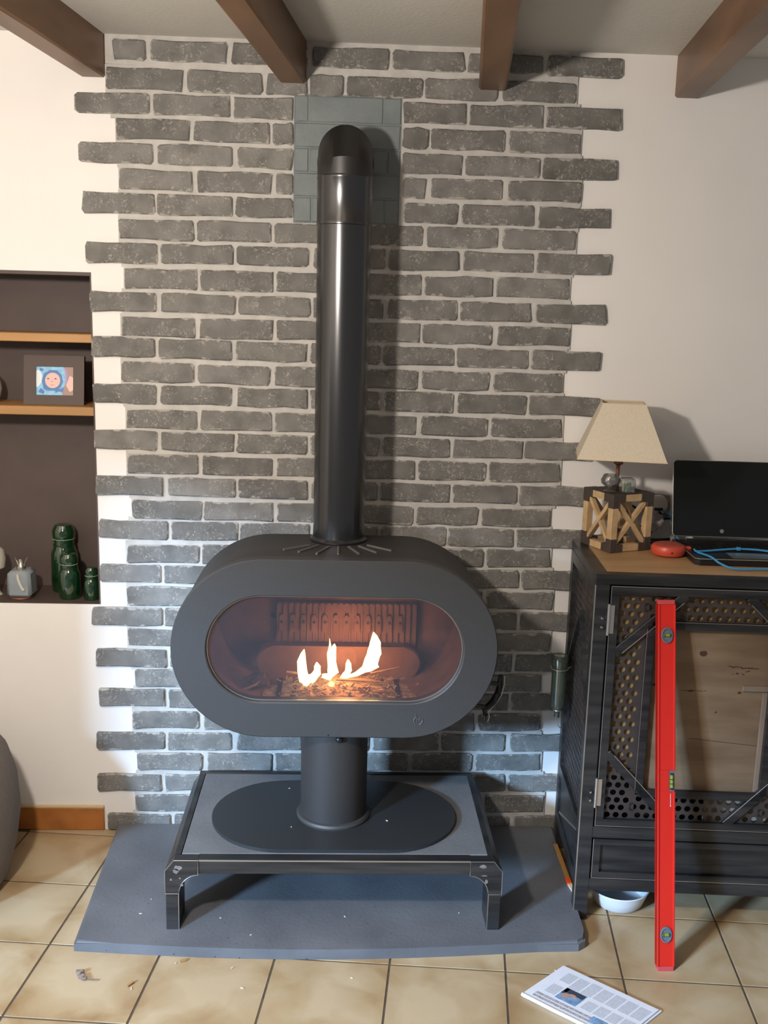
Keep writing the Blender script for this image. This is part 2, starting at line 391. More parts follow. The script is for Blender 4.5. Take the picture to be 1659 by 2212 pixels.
ORG = {}
_obj0 = obj
def obj(name, bm, m, parent=None, **k):
    """meshes are modelled in room coordinates; under a parent with a base point they are shifted to it"""
    if parent is not None and parent in ORG:
        v = -ORG[parent]
        for q in bm.verts: q.co += v
    o = _obj0(name, bm, m, parent, **k)
    if parent is not None and parent in ORG: ORG[o] = ORG[parent]
    return o
def wthing(name, label, cat, loc, group=None):
    t = thing(name, label, cat, loc, 0, group); ORG[t] = Vector(loc); return t

# ------------------------------------------------------------------ the room
CZ = 2.463
AX0, AX1, AZ0, AZ1 = -1.46, -0.730, 0.775, 1.800
bm = B()
box(bm, -2.3, AX0, 0, 0.3, -0.05, CZ+.05); box(bm, AX1, 2.3, 0, 0.3, -0.05, CZ+.05)
box(bm, AX0, AX1, 0, 0.3, -0.05, AZ0); box(bm, AX0, AX1, 0, 0.3, AZ1, CZ+.05)
wall = obj('wall_back', bm, M['white'], kind='structure')
bm = B(); box(bm, -2.3, 2.3, -4.3, 0.3, CZ, CZ+0.08)
ceil = obj('ceiling', bm, M['ceiling'], kind='structure')
bm = B(); box(bm, -2.3, 2.3, -4.3, 0.0, -0.06, -0.002)
floor = obj('floor', bm, M['grout'], kind='structure')
bm = B(); box(bm, -1.86, -1.78, -1.62, 0.0, 0.0, CZ)  # unseen wall, its end set to block daylight from the far left
# unseen upper stretch, added to cut the daylight off above a low opening
box(bm, -1.86, -1.78, -4.3, -1.62, 1.52, CZ)
obj('wall_left_occluder', bm, M['white'], kind='structure')

# alcove painted dark brown, with two oak shelves
bm = B()
box(bm, AX0, AX1, 0.205, 0.215, AZ0, AZ1); t_ = 0.010
box(bm, AX0, AX1, -0.0015, 0.205, AZ0, AZ0+.002); box(bm, AX0, AX1, -0.0015, 0.205, AZ1-t_, AZ1)
box(bm, AX0, AX0+t_, -0.0015, 0.205, AZ0, AZ1); box(bm, AX1-.004, AX1, -0.0015, 0.205, AZ0+.002, AZ1-t_)
alc = obj('alcove_lining', bm, M['niche'], wall)
for z0, z1 in ((1.592, 1.618), (1.371, 1.398)):
    bm = B(); box(bm, AX0+t_, AX1-.004, 0.004, 0.205, z0, z1, 0.002); obj('shelf', bm, M['shelf'], alc)

COURSES = [
  (2.423, 2.42, [(-0.648,-0.555),(-0.542,-0.321),(-0.311,-0.093),(-0.08,0.142),(0.151,0.362),(0.37,0.588),(0.601,0.821)]),
  (2.343, 2.348, [(-0.669,-0.449),(-0.439,-0.222),(-0.211,-0.094),(-0.086,0.011),(0.019,0.241),(0.246,0.46),(0.473,0.691)]),
  (2.276, 2.279, [(-0.76,-0.547),(-0.536,-0.315),(-0.307,-0.133),(0.185,0.371),(0.381,0.598),(0.605,0.827)]),
  (2.208, 2.208, [(-0.644,-0.431),(-0.42,-0.201),(-0.193,-0.133),(0.187,0.261),(0.269,0.488),(0.499,0.712)]),
  (2.141, 2.135, [(-0.753,-0.538),(-0.525,-0.309),(-0.294,-0.132),(0.189,0.363),(0.374,0.595),(0.603,0.825)]),
  (2.068, 2.07, [(-0.638,-0.423),(-0.412,-0.194),(-0.183,-0.131),(0.191,0.26),(0.275,0.486),(0.503,0.721)]),
  (2.0, 1.997, [(-0.749,-0.536),(-0.529,-0.308),(-0.3,-0.131),(0.197,0.358),(0.369,0.583),(0.598,0.815)]),
  (1.927, 1.932, [(-0.642,-0.423),(-0.413,-0.197),(-0.186,0.032),(0.043,0.255),(0.266,0.48),(0.493,0.716)]),
  (1.858, 1.864, [(-0.743,-0.53),(-0.521,-0.307),(-0.298,-0.084),(-0.07,0.146),(0.156,0.366),(0.38,0.592),(0.603,0.825)]),
  (1.786, 1.789, [(-0.63,-0.413),(-0.408,-0.191),(-0.18,0.034),(0.043,0.256),(0.265,0.473),(0.483,0.705)]),
  (1.717, 1.715, [(-0.735,-0.535),(-0.523,-0.301),(-0.294,-0.078),(-0.07,0.144),(0.154,0.368),(0.376,0.594),(0.606,0.824)]),
  (1.644, 1.648, [(-0.643,-0.422),(-0.409,-0.189),(-0.178,0.036),(0.048,0.255),(0.263,0.476),(0.493,0.714)]),
  (1.583, 1.575, [(-0.732,-0.542),(-0.531,-0.312),(-0.3,-0.085),(-0.077,0.136),(0.146,0.361),(0.371,0.589),(0.599,0.813)]),
  (1.51, 1.504, [(-0.645,-0.427),(-0.416,-0.196),(-0.183,0.035),(0.047,0.252),(0.266,0.475),(0.487,0.701)]),
  (1.444, 1.435, [(-0.733,-0.54),(-0.529,-0.313),(-0.298,-0.083),(-0.076,0.144),(0.153,0.366),(0.378,0.592),(0.602,0.826)]),
  (1.367, 1.365, [(-0.634,-0.42),(-0.409,-0.192),(-0.182,0.033),(0.044,0.254),(0.267,0.474),(0.486,0.709)]),
  (1.302, 1.295, [(-0.732,-0.54),(-0.528,-0.307),(-0.299,-0.082),(-0.072,0.142),(0.151,0.36),(0.372,0.588),(0.595,0.81)]),
  (1.228, 1.225, [(-0.635,-0.416),(-0.403,-0.189),(-0.176,0.036),(0.046,0.253),(0.264,0.476),(0.485,0.711)]),
  (1.161, 1.152, [(-0.731,-0.524),(-0.511,-0.303),(-0.293,-0.079),(-0.066,0.138),(0.149,0.366),(0.374,0.578),(0.587,0.805)]),
  (1.087, 1.08, [(-0.622,-0.407),(-0.401,-0.185),(-0.174,0.035),(0.046,0.251),(0.262,0.46),(0.471,0.687)]),
  (1.021, 1.014, [(-0.728,-0.512),(-0.503,-0.296),(-0.289,-0.071),(-0.061,0.143),(0.155,0.358),(0.365,0.572),(0.582,0.802)]),
  (0.944, 0.949, [(-0.644,-0.416),(-0.407,-0.186),(-0.174,0.036),(0.048,0.258),(0.27,0.48),(0.491,0.696)]),
  (0.879, 0.879, [(-0.729,-0.538),(-0.528,-0.305),(-0.294,-0.08),(-0.068,0.141),(0.153,0.372),(0.384,0.598),(0.607,0.815)]),
  (0.808, 0.809, [(-0.644,-0.42),(-0.408,-0.188),(-0.176,0.036),(0.048,0.263),(0.275,0.484),(0.497,0.712)]),
  (0.736, 0.74, [(-0.757,-0.535),(-0.526,-0.306),(-0.294,-0.078),(-0.067,0.144),(0.156,0.374),(0.386,0.598),(0.61,0.82)]),
  (0.669, 0.67, [(-0.645,-0.421),(-0.409,-0.188),(-0.176,0.039),(0.05,0.267),(0.279,0.482),(0.494,0.711)]),
  (0.6, 0.6, [(-0.749,-0.524),(-0.513,-0.3),(-0.288,-0.074),(-0.062,0.148),(0.16,0.374),(0.386,0.589),(0.601,0.823)]),
  (0.533, 0.53, [(-0.624,-0.413),(-0.402,-0.187),(-0.175,0.041),(0.053,0.264),(0.276,0.47),(0.482,0.688)]),
  (0.465, 0.463, [(-0.741,-0.532),(-0.52,-0.306),(-0.294,-0.078),(-0.066,0.145),(0.157,0.37),(0.382,0.585),(0.594,0.816)]),
  (0.389, 0.395, [(-0.636,-0.421),(-0.406,-0.186),(-0.174,0.037),(0.05,0.262),(0.275,0.476),(0.489,0.694)]),
  (0.315, 0.324, [(-0.754,-0.534),(-0.524,-0.319),(-0.301,-0.087),(-0.075,0.133),(0.145,0.36),(0.372,0.579),(0.596,0.813)]),
  (0.245, 0.254, [(-0.623,-0.413),(-0.396,-0.187),(-0.176,0.034),(0.046,0.261),(0.273,0.473),(0.486,0.704)]),
  (0.171, 0.18, [(-0.757,-0.547),(-0.535,-0.322),(-0.31,-0.097),(-0.084,0.13),(0.143,0.359),(0.371,0.588),(0.599,0.816)]),
  (0.099, 0.106, [(-0.632,-0.414),(-0.402,-0.188),(-0.176,0.04),(0.052,0.268),(0.281,0.512),(0.525,0.722)]),
  (0.03, 0.03, [(-0.724,-0.519),(-0.507,-0.292),(-0.28,-0.067),(-0.055,0.162),(0.174,0.386),(0.398,0.611),(0.624,0.831)]),
]


def lerp(a, b, t): return a+(b-a)*t
def brick_bm(w_, h_, d_, jit=0.0030, c=None):
    """one slip: ten-point uneven outline, chamfered arris"""
    pts = []
    x, z = w_/2, h_/2; c = c or 0.003+random.random()*0.005
    raw = [(-x+c, -z), (-x*.3, -z), (x*.35, -z), (x-c, -z), (x, -z+c), (x, z-c), (x-c, z), (x*.2, z), (-x*.4, z), (-x+c, z), (-x, z-c*1.2), (-x, -z+c)]
    if random.random() < 0.35:
        i = random.choice((4, 5, 10, 11)); px, pz = raw[i]; raw[i] = (px*(1-0.035), pz*0.8)
    raw = [(a+random.uniform(-jit, jit)*.6, b+random.uniform(-jit, jit)) for a, b in raw]
    bm = B()
    R0 = [bm.verts.new((a, 0.0, b)) for a, b in raw]
    R1 = [bm.verts.new((a, -d_+0.003, b)) for a, b in raw]
    R2 = [bm.verts.new((a*(1-0.0035/x)+0, -d_+random.uniform(-.0008, .0008), b*(1-0.0035/z))) for a, b in raw]
    n = len(raw)
    for A, C_ in ((R0, R1), (R1, R2)):
        for k in range(n): bm.faces.new((A[k], A[(k+1) % n], C_[(k+1) % n], C_[k]))
    bm.faces.new(R2)
    return bm
odd_l = {k: c[2][0][0] for k, c in enumerate(COURSES)}
odd_r = {k: c[2][-1][1] for k, c in enumerate(COURSES)}
mb = B()
for k, (zl, zr, row) in enumerate(COURSES):
    def bound(d, side):
        if k % 2 == 1: return d[k]
        nb = [d[j] for j in (k-1, k+1) if 0 <= j < len(COURSES)]
        return sum(nb)/len(nb)
    xl, xr = bound(odd_l, -1), bound(odd_r, 1)
    if k == 0: xl = -0.668
    if k == 34: xl = -0.64
    def zat(x): return lerp(zl, zr, (x+.72)/1.52)
    # mortar bed of this course: a slightly wavering strip
    n = 22; T = []; Bt = []
    hh = 0.0395
    for i in range(n+1):
        x = lerp(xl-.003, xr+.003, i/n); jx = random.uniform(-.0012, .0012)
        top = zat(x)+(hh if k else (CZ-0.0-zat(x))); bot = zat(x)-hh
        if k == 34: bot = 0.0
        T.append((x, top)); Bt.append((x, bot))
    dep = 0.0060 + random.uniform(0, .0006)
    fr_t = [mb.verts.new((x, -dep, z)) for x, z in T]; fr_b = [mb.verts.new((x, -dep, z)) for x, z in Bt]
    bk_t = [mb.verts.new((x, 0, z)) for x, z in T]; bk_b = [mb.verts.new((x, 0, z)) for x, z in Bt]
    for i in range(n):
        mb.faces.new((fr_b[i], fr_b[i+1], fr_t[i+1], fr_t[i])); mb.faces.new((fr_t[i], fr_t[i+1], bk_t[i+1], bk_t[i])); mb.faces.new((bk_b[i], bk_b[i+1], fr_b[i+1], fr_b[i]))
    mb.faces.new((fr_b[0], fr_t[0], bk_t[0], bk_b[0])); mb.faces.new((fr_t[n], fr_b[n], bk_b[n], bk_t[n]))
obj('mortar_bed', mb, M['mortar'], wall)
first = True
for k, (zl, zr, row) in enumerate(COURSES):
    for x0, x1 in row:
        xc = (x0+x1)/2; z = lerp(zl, zr, (xc+.72)/1.52); h = 0.0585+random.uniform(-.0015, .0012)
        if k == 0: h = 0.054
        if k == 1 and abs(xc-.996+.66) < 0: pass
        bm = brick_bm(x1-x0, h, 0.0135+random.uniform(-.0015, .003))
        if k == 34:
            for v in bm.verts: v.co.z = max(v.co.z, -z+0.002)
        o = _obj0('brick', bm, M['brick'], wall); o.location = (xc, 0, z); o.rotation_euler = (0, math.atan2(zl-zr, 1.52)+random.uniform(-.004, .004), 0)

# blue-grey painted square of slips behind the flue elbow
bm = B(); box(bm, -0.131, 0.182, -0.0085, 0, 1.960, 2.320)
patch = obj('flue_patch', bm, M['patch'], wall, label='blue-grey painted square behind the flue elbow')
py = [(2.244, 2.316), (2.174, 2.240), (2.105, 2.170), (2.036, 2.101), (1.963, 2.032)]
pxs = [[(-.129, -.090), (-.086, .127), (.131, .180)], [(-.129, .018), (.022, .180)], [(-.129, -.088), (-.084, .141), (.145, .180)], [(-.129, .02), (.024, .180)], [(-.129, -.079), (-.075, .140), (.144, .180)]]
for (z0, z1), row in zip(py, pxs):
    for x0, x1 in row:
        bm = brick_bm(x1-x0+.0022, z1-z0+.0022, 0.0110, 0.0004, .0008)
        o = _obj0('painted_brick', bm, M['patch'], patch); o.location = ((x0+x1)/2, 0, (z0+z1)/2)

# floor tiles: a lattice turned a few degrees from the wall
P0 = Vector((0.179, -0.7125)); rdir = Vector((0.307, -0.0292)); ddir = Vector((-0.0336, -0.288))
def clip_y(poly, ymax):
    out = []
    for i, a in enumerate(poly):
        b = poly[(i+1) % len(poly)]
        if a.y <= ymax: out.append(a)
        if (a.y-ymax)*(b.y-ymax) < 0: out.append(a+(b-a)*((ymax-a.y)/(b.y-a.y)))
    return out
for i in range(-7, 7):
    for j in range(-4, 4):
        g = 0.0028; u = rdir.normalized()*g; v = ddir.normalized()*g
        a = P0+rdir*i+ddir*j; poly = [a+u+v, a+rdir-u+v, a+rdir+ddir-u-v, a+ddir+u-v]
        poly = clip_y(poly, -0.0005)
        if len(poly) < 3: continue
        if max(p.x for p in poly) > 2.28 or min(p.x for p in poly) < -2.28: continue
        c = sum(poly, Vector((0, 0)))/len(poly)
        if min(p.y for p in poly) > -0.02: continue
        dz = random.uniform(-.0005, .0)
        bm = B(); out = [((p-c).x, (p-c).y) for p in poly][::-1]
        prism_z(bm, out, -0.003, dz, 0.0009)
        o = _obj0('floor_tile', bm, M['tile'], floor); o.location = (c.x, c.y, 0)

# skirting left of the hearth
bm = B(); box(bm, -1.46, -0.737, -0.010, 0, 0.0, 0.078, 0.002)
sk = obj('baseboard_left', bm, M['skirt'], kind='structure')
bm = B(); box(bm, -1.46, -0.737, -0.0105, 0, 0.0782, 0.086, 0.001); obj('skirting_edge', bm, M['skirt_top'], sk)

# ceiling beams
A_ = 0.1164; bd = Vector((-math.sin(A_), -math.cos(A_)))
beams = [(-0.744, -0.672, 'dark brown ceiling beam at the left, ending over the white wall beside the bricks'),
         (-0.172, -0.096, 'brown ceiling beam ending on the bricks left of the black flue elbow'),
         (0.405, 0.486, 'brown ceiling beam ending on the bricks right of the black flue elbow'),
         (0.984, 1.060, 'brown ceiling beam at the right, ending on the plain white wall')]
for x0, x1, lab in beams:
    bm = B(); z0 = 2.347
    ring = []
    for s in (0.0, 0.5, 1.1, 1.8, 2.7, 4.2):
        o_ = bd*s; c = 0.006
        w0 = random.uniform(-.002, .002) if s else 0
        prof = [(x0, CZ+.01), (x0+w0, z0+c), (x0+c+w0, z0+w0), (x1-c, z0+w0), (x1+w0, z0+c), (x1, CZ+.01)]
        ring.append([bm.verts.new((x+o_.x, min(o_.y, -0.0002), z)) for x, z in prof])
    for P_, Q_ in zip(ring, ring[1:]):
        for k in range(6): bm.faces.new((P_[k], P_[(k+1) % 6], Q_[(k+1) % 6], Q_[k]))
    bm.faces.new(ring[0]); bm.faces.new(ring[-1])
    tag(obj('ceiling_beam', bm, M['beam']), lab, 'beam', 'beams across the ceiling')

# ------------------------------------------------------------------ hearth slab
fr = []
for i in range(13):
    t = i/12; x = lerp(-0.669, 0.700, t); fr.append((x, -0.656-0.036*math.sin(math.pi*min(1, t*1.06))+0.018*t*0.0+ (0.0)))
out = [(-0.690, -0.014)]+fr+[(0.722, -0.640), (0.726, -0.60), (0.757, -0.014)]
bm = B(); prism_z(bm, out, 0.0, 0.030, 0.008, seg=3)
slab = tag(obj('hearth_slab', bm, M['slab']), 'large dark grey concrete hearth slab on the tiled floor', 'hearth')

# ------------------------------------------------------------------ low steel table under the stove
tb = wthing('hearth_table', 'low dark steel table with pale concrete top carrying the stove', 'table', (0.028, -0.33, 0.03))
X0, X1, Yf, Yb, ZT, Z0 = -0.432, 0.488, -0.603, -0.058, 0.238, 0.030
bm = B(); box(bm, -0.392, 0.458, -0.566, -0.078, 0.205, 0.2375, 0.0015); obj('concrete_top', bm, M['slab2'], tb, label='pale grey concrete top inset in the frame')
bm = B(); box(bm, -0.345, 0.401, Yf, Yf+.036, 0.198, ZT, 0.0015)
o = obj('front_rail', bm, M['steel'], tb)
bm = B(); box(bm, -0.345, 0.401, Yf-.0006, Yf+.0022, ZT-.003, ZT+.0006); obj('edge_highlight', bm, M['steel_edge'], o, label='bright highlight line along the front rail')  # bright strip painting the highlight along the rail's top edge
bm = B(); box(bm, -0.412, 0.468, Yb-.018, Yb, 0.198, ZT+.001, 0.0015); obj('back_rail', bm, M['steel'], tb)
for s in (-1, 1):
    xo = X0 if s < 0 else X1
    def sx(v): return xo - s*v      # inwards
    bm = B()
    o2 = [(sx(.001), .207), (sx(.022), ZT), (sx(.038), ZT), (sx(.038), .198), (sx(.001), .198)]
    prism_y(bm, o2, Yf+.036, Yb-.018, 0.001); obj('side_rail', bm, M['steel'], tb)
    # gusset plate at the front corner
    arc = []
    for i in range(9):
        a = math.pi/2*i/8; arc.append((sx(0.089-0.052*math.sin(a)), 0.140+0.056*math.cos(a)*1.0))
    out = [(sx(0), 0.140), (sx(0), .208), (sx(.024), ZT+.0008), (sx(.089), ZT+.0008)] + arc
    bm = B(); prism_y(bm, out, Yf-.003, Yf+.030, 0.0012); g = obj('corner_gusset', bm, M['steel'], tb)
    # bright highlight outline and flaked spots of the plate
    bm = B()
    loop = [(x, Yf-.0034, z) for x, z in out]
    tube(bm, loop, 0.0012, 5, closed=True); obj('edge_highlight', bm, M['steel_edge'], g)
    bm = B()
    spots = [(.034, .217, .012, .008), (.030, .207, .008, .008), (.016, .182, .003, .0035), (.040, .186, .003, .003), (.045, .166, .005, .004)] if s < 0 else [(.055, .225, .010, .006), (.050, .197, .009, .0018), (.044, .180, .005, .007)]
    for ax, az, rx, rz in spots:
        pts = [(sx(ax)+rx*math.cos(t)*random.uniform(.7, 1.15), az+rz*math.sin(t)*random.uniform(.7, 1.15)) for t in [2*math.pi*k/9 for k in range(9)]]
        prism_y(bm, pts, Yf-.0036, Yf-.0029)
    obj('bare_patch', bm, M['scab'], g, kind='stuff')
    bm = B(); box(bm, min(sx(.001), sx(.036)), max(sx(.001), sx(.036)), Yf, Yf+.10, Z0, .198, 0.0012); l = obj('leg', bm, M['steel'], tb)
    bm = B(); box(bm, min(sx(.001), sx(.036)), max(sx(.001), sx(.036)), Yb-.10, Yb, Z0, .198, 0.0012); obj('leg', bm, M['steel'], tb)
    bm = B(); a_, b_ = sorted((sx(.0365), sx(.0345))); box(bm, a_, b_, Yf-.0006, Yf+.001, Z0, .140); obj('edge_highlight', bm, M['steel_edge'], l)  # bright strip as a painted highlight down the leg

# ------------------------------------------------------------------ the stove
SXc, SZc = 0.018, 0.797
st = wthing('wood_stove', 'dark grey oval wood stove with a lit fire on a round pedestal', 'stove', (0.022, -0.353, 0.238))
bm = B(); prism_z(bm, [(x, z) for x, z in stadium(0.023, -0.353, 0.150, 0.209, 24)], 0.2385, 0.2480, 0.0025, seg=2)
obj('base_plate', bm, M['base'], st, smooth=True)
bm = B(); lathe(bm, [(0, .248), (.097, .248), (.097, .556), (0, .556)], (0.020, -0.352, 0), 48); obj('pedestal', bm, M['stove_dark'], st, smooth=True)
bm = B(); lathe(bm, [(.096, .248), (.108, .248), (.109, .254), (.105, .260), (.098, .262)], (0.020, -0.352, 0), 48); obj('collar_ring', bm, M['stove'], st, smooth=True)
def S(r, hs): return stadium(SXc, SZc, hs, r, 28)
bm = B()
R0 = 0.250
rings = [(S(.214, .200), -.215), (S(.214, .200), -.438), (S(R0-.004, .194), -.441), (S(R0, .194), -.437), (S(R0, .194), -.150), (S(R0-.010, .194), -.136)]
loft_y(bm, rings, close0=False, close1=True)
obj('body', bm, M['stove_dark'], st, smooth=True)
bm = B()
ro, ri = 0.2535, 0.1520
rings = [(S(ro-.006, .194), -.443), (S(ro, .194), -.446), (S(ro, .194), -.482), (S(ro-.003, .194), -.485), (S(ri+.002, .201), -.485), (S(ri-.0005, .201), -.483), (S(ri-.002, .201), -.455), (S(ri-.002, .201), -.443)]
rings.append(rings[0])
loft_y(bm, rings)
bmesh.ops.remove_doubles(bm, verts=bm.verts[:], dist=1e-5)
df = obj('door_frame', bm, M['stove'], st, smooth=True)
bm = B(); loft_y(bm, [(S(ri-.003, .201), -.470), (S(ri-.003, .201), -.4665)], True, True); obj('window_glass', bm, M['door_glass'], st)
bm = B(); loft_y(bm, [(S(ri-.002, .201), -.4735), (S(ri-.0045, .201), -.4735), (S(ri-.0045, .201), -.4705), (S(ri-.002, .201), -.4705)]); obj('glass_seal', bm, M['silver'], st)
# lining of the fire box
bm = B(); loft_y(bm, [(S(.190, .198), -.436), (S(.175, .196), -.215), (S(.170, .19), -.165), (S(.01, .19), -.164)]); obj('fire_lining', bm, M['firebox'], st, smooth=True)
bm = B(); box(bm, -.30, .34, -.430, -.168, .598, .612); obj('hearth_floor', bm, M['firebox'], st)
bm = B(); box(bm, -.165, .262, -.176, -.166, .690, .842, .002); bp_ = obj('back_plate', bm, M['firebox'], st)
bm = B()
for i in range(24):
    x = -.158+i*.0181; box(bm, x-.0025, x+.0025, -.181, -.176, .715, .838)
tag(obj('rib', bm, M['firebox'], bp_), None, None) if False else obj('rib', bm, M['firebox'], bp_, kind='stuff')
for i in range(12):
    x = -.146+i*.0325
    bm = B(); out = [(x-.0085, .752), (x+.0085, .752), (x+.0085, .796), (x+.004, .806), (x-.004, .806), (x-.0085, .796)]
    prism_y(bm, out, -.184, -.176, .001)
    o = obj('relief_panel', bm, M['firebox'], bp_)
bm = B()
for i in range(12): lathe(bm, [(0, 0), (.0042, 0), (.0042, .002), (0, .002)], (-.146+i*.0325, -.184, .783), 10, ax='Y')
obj('relief_stud', bm, M['print_blk'], bp_, kind='stuff')
bm = B(); prism_y(bm, stadium(.028, .668, .196, .052, 10), -.222, -.172, .004); obj('rear_ledge', bm, M['firebox'], st)
# grate
for i in range(9):
    x = -.150+i*.043
    bm = B(); box(bm, x, x+.013, -.40, -.235, .612, .624, .001); obj('grate_bar', bm, M['iron'], st)
bm = B(); box(bm, -.28, .32, -.432, -.424, .598, .622, .001); obj('front_lip', bm, M['iron'], st)
# slots on the top
fins = [((-.133, -.362), (-.060, -.300)), ((-.089, -.386), (-.036, -.300)), ((-.039, -.403), (-.004, -.315)), ((.021, -.403), (.021, -.315)), ((.078, -.395), (.050, -.310)), ((.127, -.377), (.079, -.302)), ((.171, -.352), (.103, -.288))]
for a, b in fins:
    bm = B(); bar(bm, (a[0], a[1], SZc+R0+.001), (b[0], b[1], SZc+R0+.001), .0065, .007, bev=.001); obj('vent_fin', bm, M['fin'], st)
    
bm = B()
for sx_, z in ((-.33, SZc+.17), (.415, SZc+.152), (.36, .985)):
    blob(bm, (sx_, -.40, z+.0), .003, sub=1)
bm.free()
# side handle
bm = B()
pts = [(.509, .682), (.509, .655), (.503, .625), (.488, .597), (.466, .572), (.470, .556), (.466, .540)]
hp = [(x-.010, -.345, z) for x, z in pts]
tube(bm, hp, [.006, .009, .010, .010, .009, .006, .003], 8)
h = obj('door_handle', bm, M['black'], st, smooth=True)
bm = B(); tube(bm, [(x+.0005, -.353, z) for x, z in pts], .0016, 5); obj('handle_edge', bm, M['silver'], h)
bm = B(); bar(bm, (.405, -.345, .660), (.495, -.345, .655), .010, .010); bar(bm, (.33, -.345, .600), (.462, -.345, .582), .010, .010); obj('handle_arm', bm, M['black'], h)
# raised round emblem low on the door
M['emb'] = mat('emblem_grey', (0.13, 0.13, 0.14), 0.35, metal=0.5)
bm = B(); ex, ez, er = .2515, .597, .0120
def arcp(a0, a1, n=14, r=er): return [(ex+r*math.cos(math.radians(lerp(a0, a1, i/n))), -.4858, ez+r*math.sin(math.radians(lerp(a0, a1, i/n)))) for i in range(n+1)]
tube(bm, arcp(120, 232), .0018, 6); tube(bm, arcp(-75, 35), .0018, 6); 
tube(bm, [(ex-.0085, -.4858, ez+.021), (ex-.0075, -.4858, ez+.016), (ex-.0050, -.4858, ez+.0115)], .0012, 6)
tube(bm, [(ex-.0042, -.4858, ez+.010), (ex-.0042, -.4858, ez-.009)], .0012, 6)
tube(bm, [(ex+.0065, -.4858, ez+.009), (ex+.0012, -.4858, ez+.001)], .0013, 6)
tube(bm, [(ex+.0012, -.4858, ez+.001), (ex-.0042, -.4858, ez+.009)], .0009, 6)
obj('emblem', bm, M['emb'], df, label='raised round emblem')
bm = B(); lathe(bm, [(0, 0), (.0022, 0), (.0022, .0015), (0, .002)], (.002, -.485, .5515), 10, ax='Y'); obj('screw', bm, M['print_blk'], df)
bm = B(); blob(bm, (.034, -.452, .524), .012, 1, .7, .8, sub=2); obj('air_knob', bm, M['black'], st, smooth=True)

# ------------------------------------------------------------------ flue
fp = wthing('flue_pipe', 'glossy black flue pipe rising from the stove and elbowing into the wall', 'pipe', (0.021, -0.212, 1.048))
PX, PY = 0.021, -0.212
bm = B(); lathe(bm, [(0, 1.049), (.0835, 1.049), (.0835, 1.053), (.076, 1.060), (.0750, 1.10), (.0750, 1.940), (0, 1.940)], (PX, PY, 0), 64); obj('lower_pipe', bm, M['pipe'], fp, smooth=True)
bm = B(); lathe(bm, [(.0755, 1.938), (.0775, 1.940), (.0778, 1.946), (.0765, 1.951), (.0765, 2.060), (.0778, 2.063), (.0772, 2.068), (.0760, 2.070)], (PX, PY, 0), 64); obj('sleeve', bm, M['pipe'], fp, smooth=True)
bm = B()
zc = 2.131; path = [(PX, PY, 2.068)]
Rb = 0.085
segs = []
rr = .0765
def mitre_ring(c, nrm, r):
    nrm = Vector(nrm).normalized(); s = Vector((1, 0, 0)); u = nrm.cross(s)
    return c, s, u
pts = [Vector((PX, PY, 2.066)), Vector((PX, PY, 2.066+.0)), ]
cl = [Vector((PX, PY, 2.066)), Vector((PX, PY, 2.083)), Vector((PX, PY+.045, 2.131)), Vector((PX, PY+.062, 2.131)), Vector((PX, -0.012, 2.131))]
rings = []
n = 48
for i, p in enumerate(cl):
    d0 = (p-cl[i-1]).normalized() if i else (cl[1]-cl[0]).normalized()
    d1 = (cl[i+1]-p).normalized() if i < len(cl)-1 else d0
    nn = (d0+d1).normalized(); k = 1/max(.5, nn.dot(d0))
    s = Vector((1, 0, 0)); u = nn.cross(s).normalized()
    rings.append([bm.verts.new(p+rr*(math.cos(2*math.pi*j/n)*s+k*math.sin(2*math.pi*j/n)*u)) for j in range(n)])
for P_, Q_ in zip(rings, rings[1:]):
    for j in range(n): bm.faces.new((P_[j], P_[(j+1) % n], Q_[(j+1) % n], Q_[j]))
obj('elbow', bm, M['elbow'], fp, smooth=True)
bm = B(); lathe(bm, [(.0768, 0), (.083, 0), (.083, .004), (.0768, .012)], (PX, -0.0115, 2.131), 48, ax='Y'); obj('wall_rosette', bm, M['pipe'], fp, smooth=True)

# ------------------------------------------------------------------ fire
fire = wthing('fire', 'bright yellow flames burning behind the oval stove window', 'fire', (0.03, -0.31, 0.632))
def flame(pts, rad, m='flame', sy=.55):
    bm = B(); tube(bm, pts, rad, 12)
    cy = sum(p[1] for p in pts)/len(pts)
    for v in bm.verts: v.co.y = cy+(v.co.y-cy)*sy
    obj('flame', bm, M[m], fire, smooth=True)
FY = -.315
flame([(-.078, FY, .640), (-.074, FY, .655), (-.078, FY, .680), (-.080, FY, .705), (-.076, FY, .728), (-.073, FY, .742)], [.008, .015, .014, .013, .007, .001])
flame([(-.070, FY-.01, .634), (-.050, FY, .652), (-.034, FY, .672), (-.034, FY, .690), (-.036, FY, .703)], [.010, .013, .012, .010, .002])
flame([(-.020, FY, .662), (.000, FY, .658), (.012, FY, .675), (.008, FY, .705), (.011, FY, .735), (.014, FY, .752), (.0145, FY, .760)], [.006, .012, .017, .012, .009, .006, .001])
flame([(.004, FY+.01, .690), (-.001, FY+.01, .725), (.002, FY+.01, .752), (.000, FY+.01, .772)], [.008, .006, .003, .0006])
flame([(.036, FY, .652), (.050, FY, .664), (.057, FY, .680), (.056, FY, .700), (.055, FY, .712)], [.006, .012, .010, .008, .002])
flame([(.056, FY, .660), (.080, FY, .668), (.104, FY, .684), (.122, FY, .706), (.131, FY, .735), (.133, FY, .765), (.130, FY, .785), (.127, FY, .797)], [.004, .007, .011, .022, .021, .016, .008, .001])
flame([(.094, FY-.004, .676), (.118, FY-.004, .685), (.140, FY-.004, .700)], [.003, .008, .010])
bm = B(); blob(bm, (.008, -.335, .643), .010, 1, .6, 1, .1); obj('ember', bm, M['ember'], fire, smooth=True)
bm = B(); blob(bm, (-.066, -.322, .650), .011, 1.2, .6, 1, .1); blob(bm, (-.055, -.322, .660), .009, 1.2, .6, 1, .1); obj('ember', bm, M['flame'], fire, smooth=True)
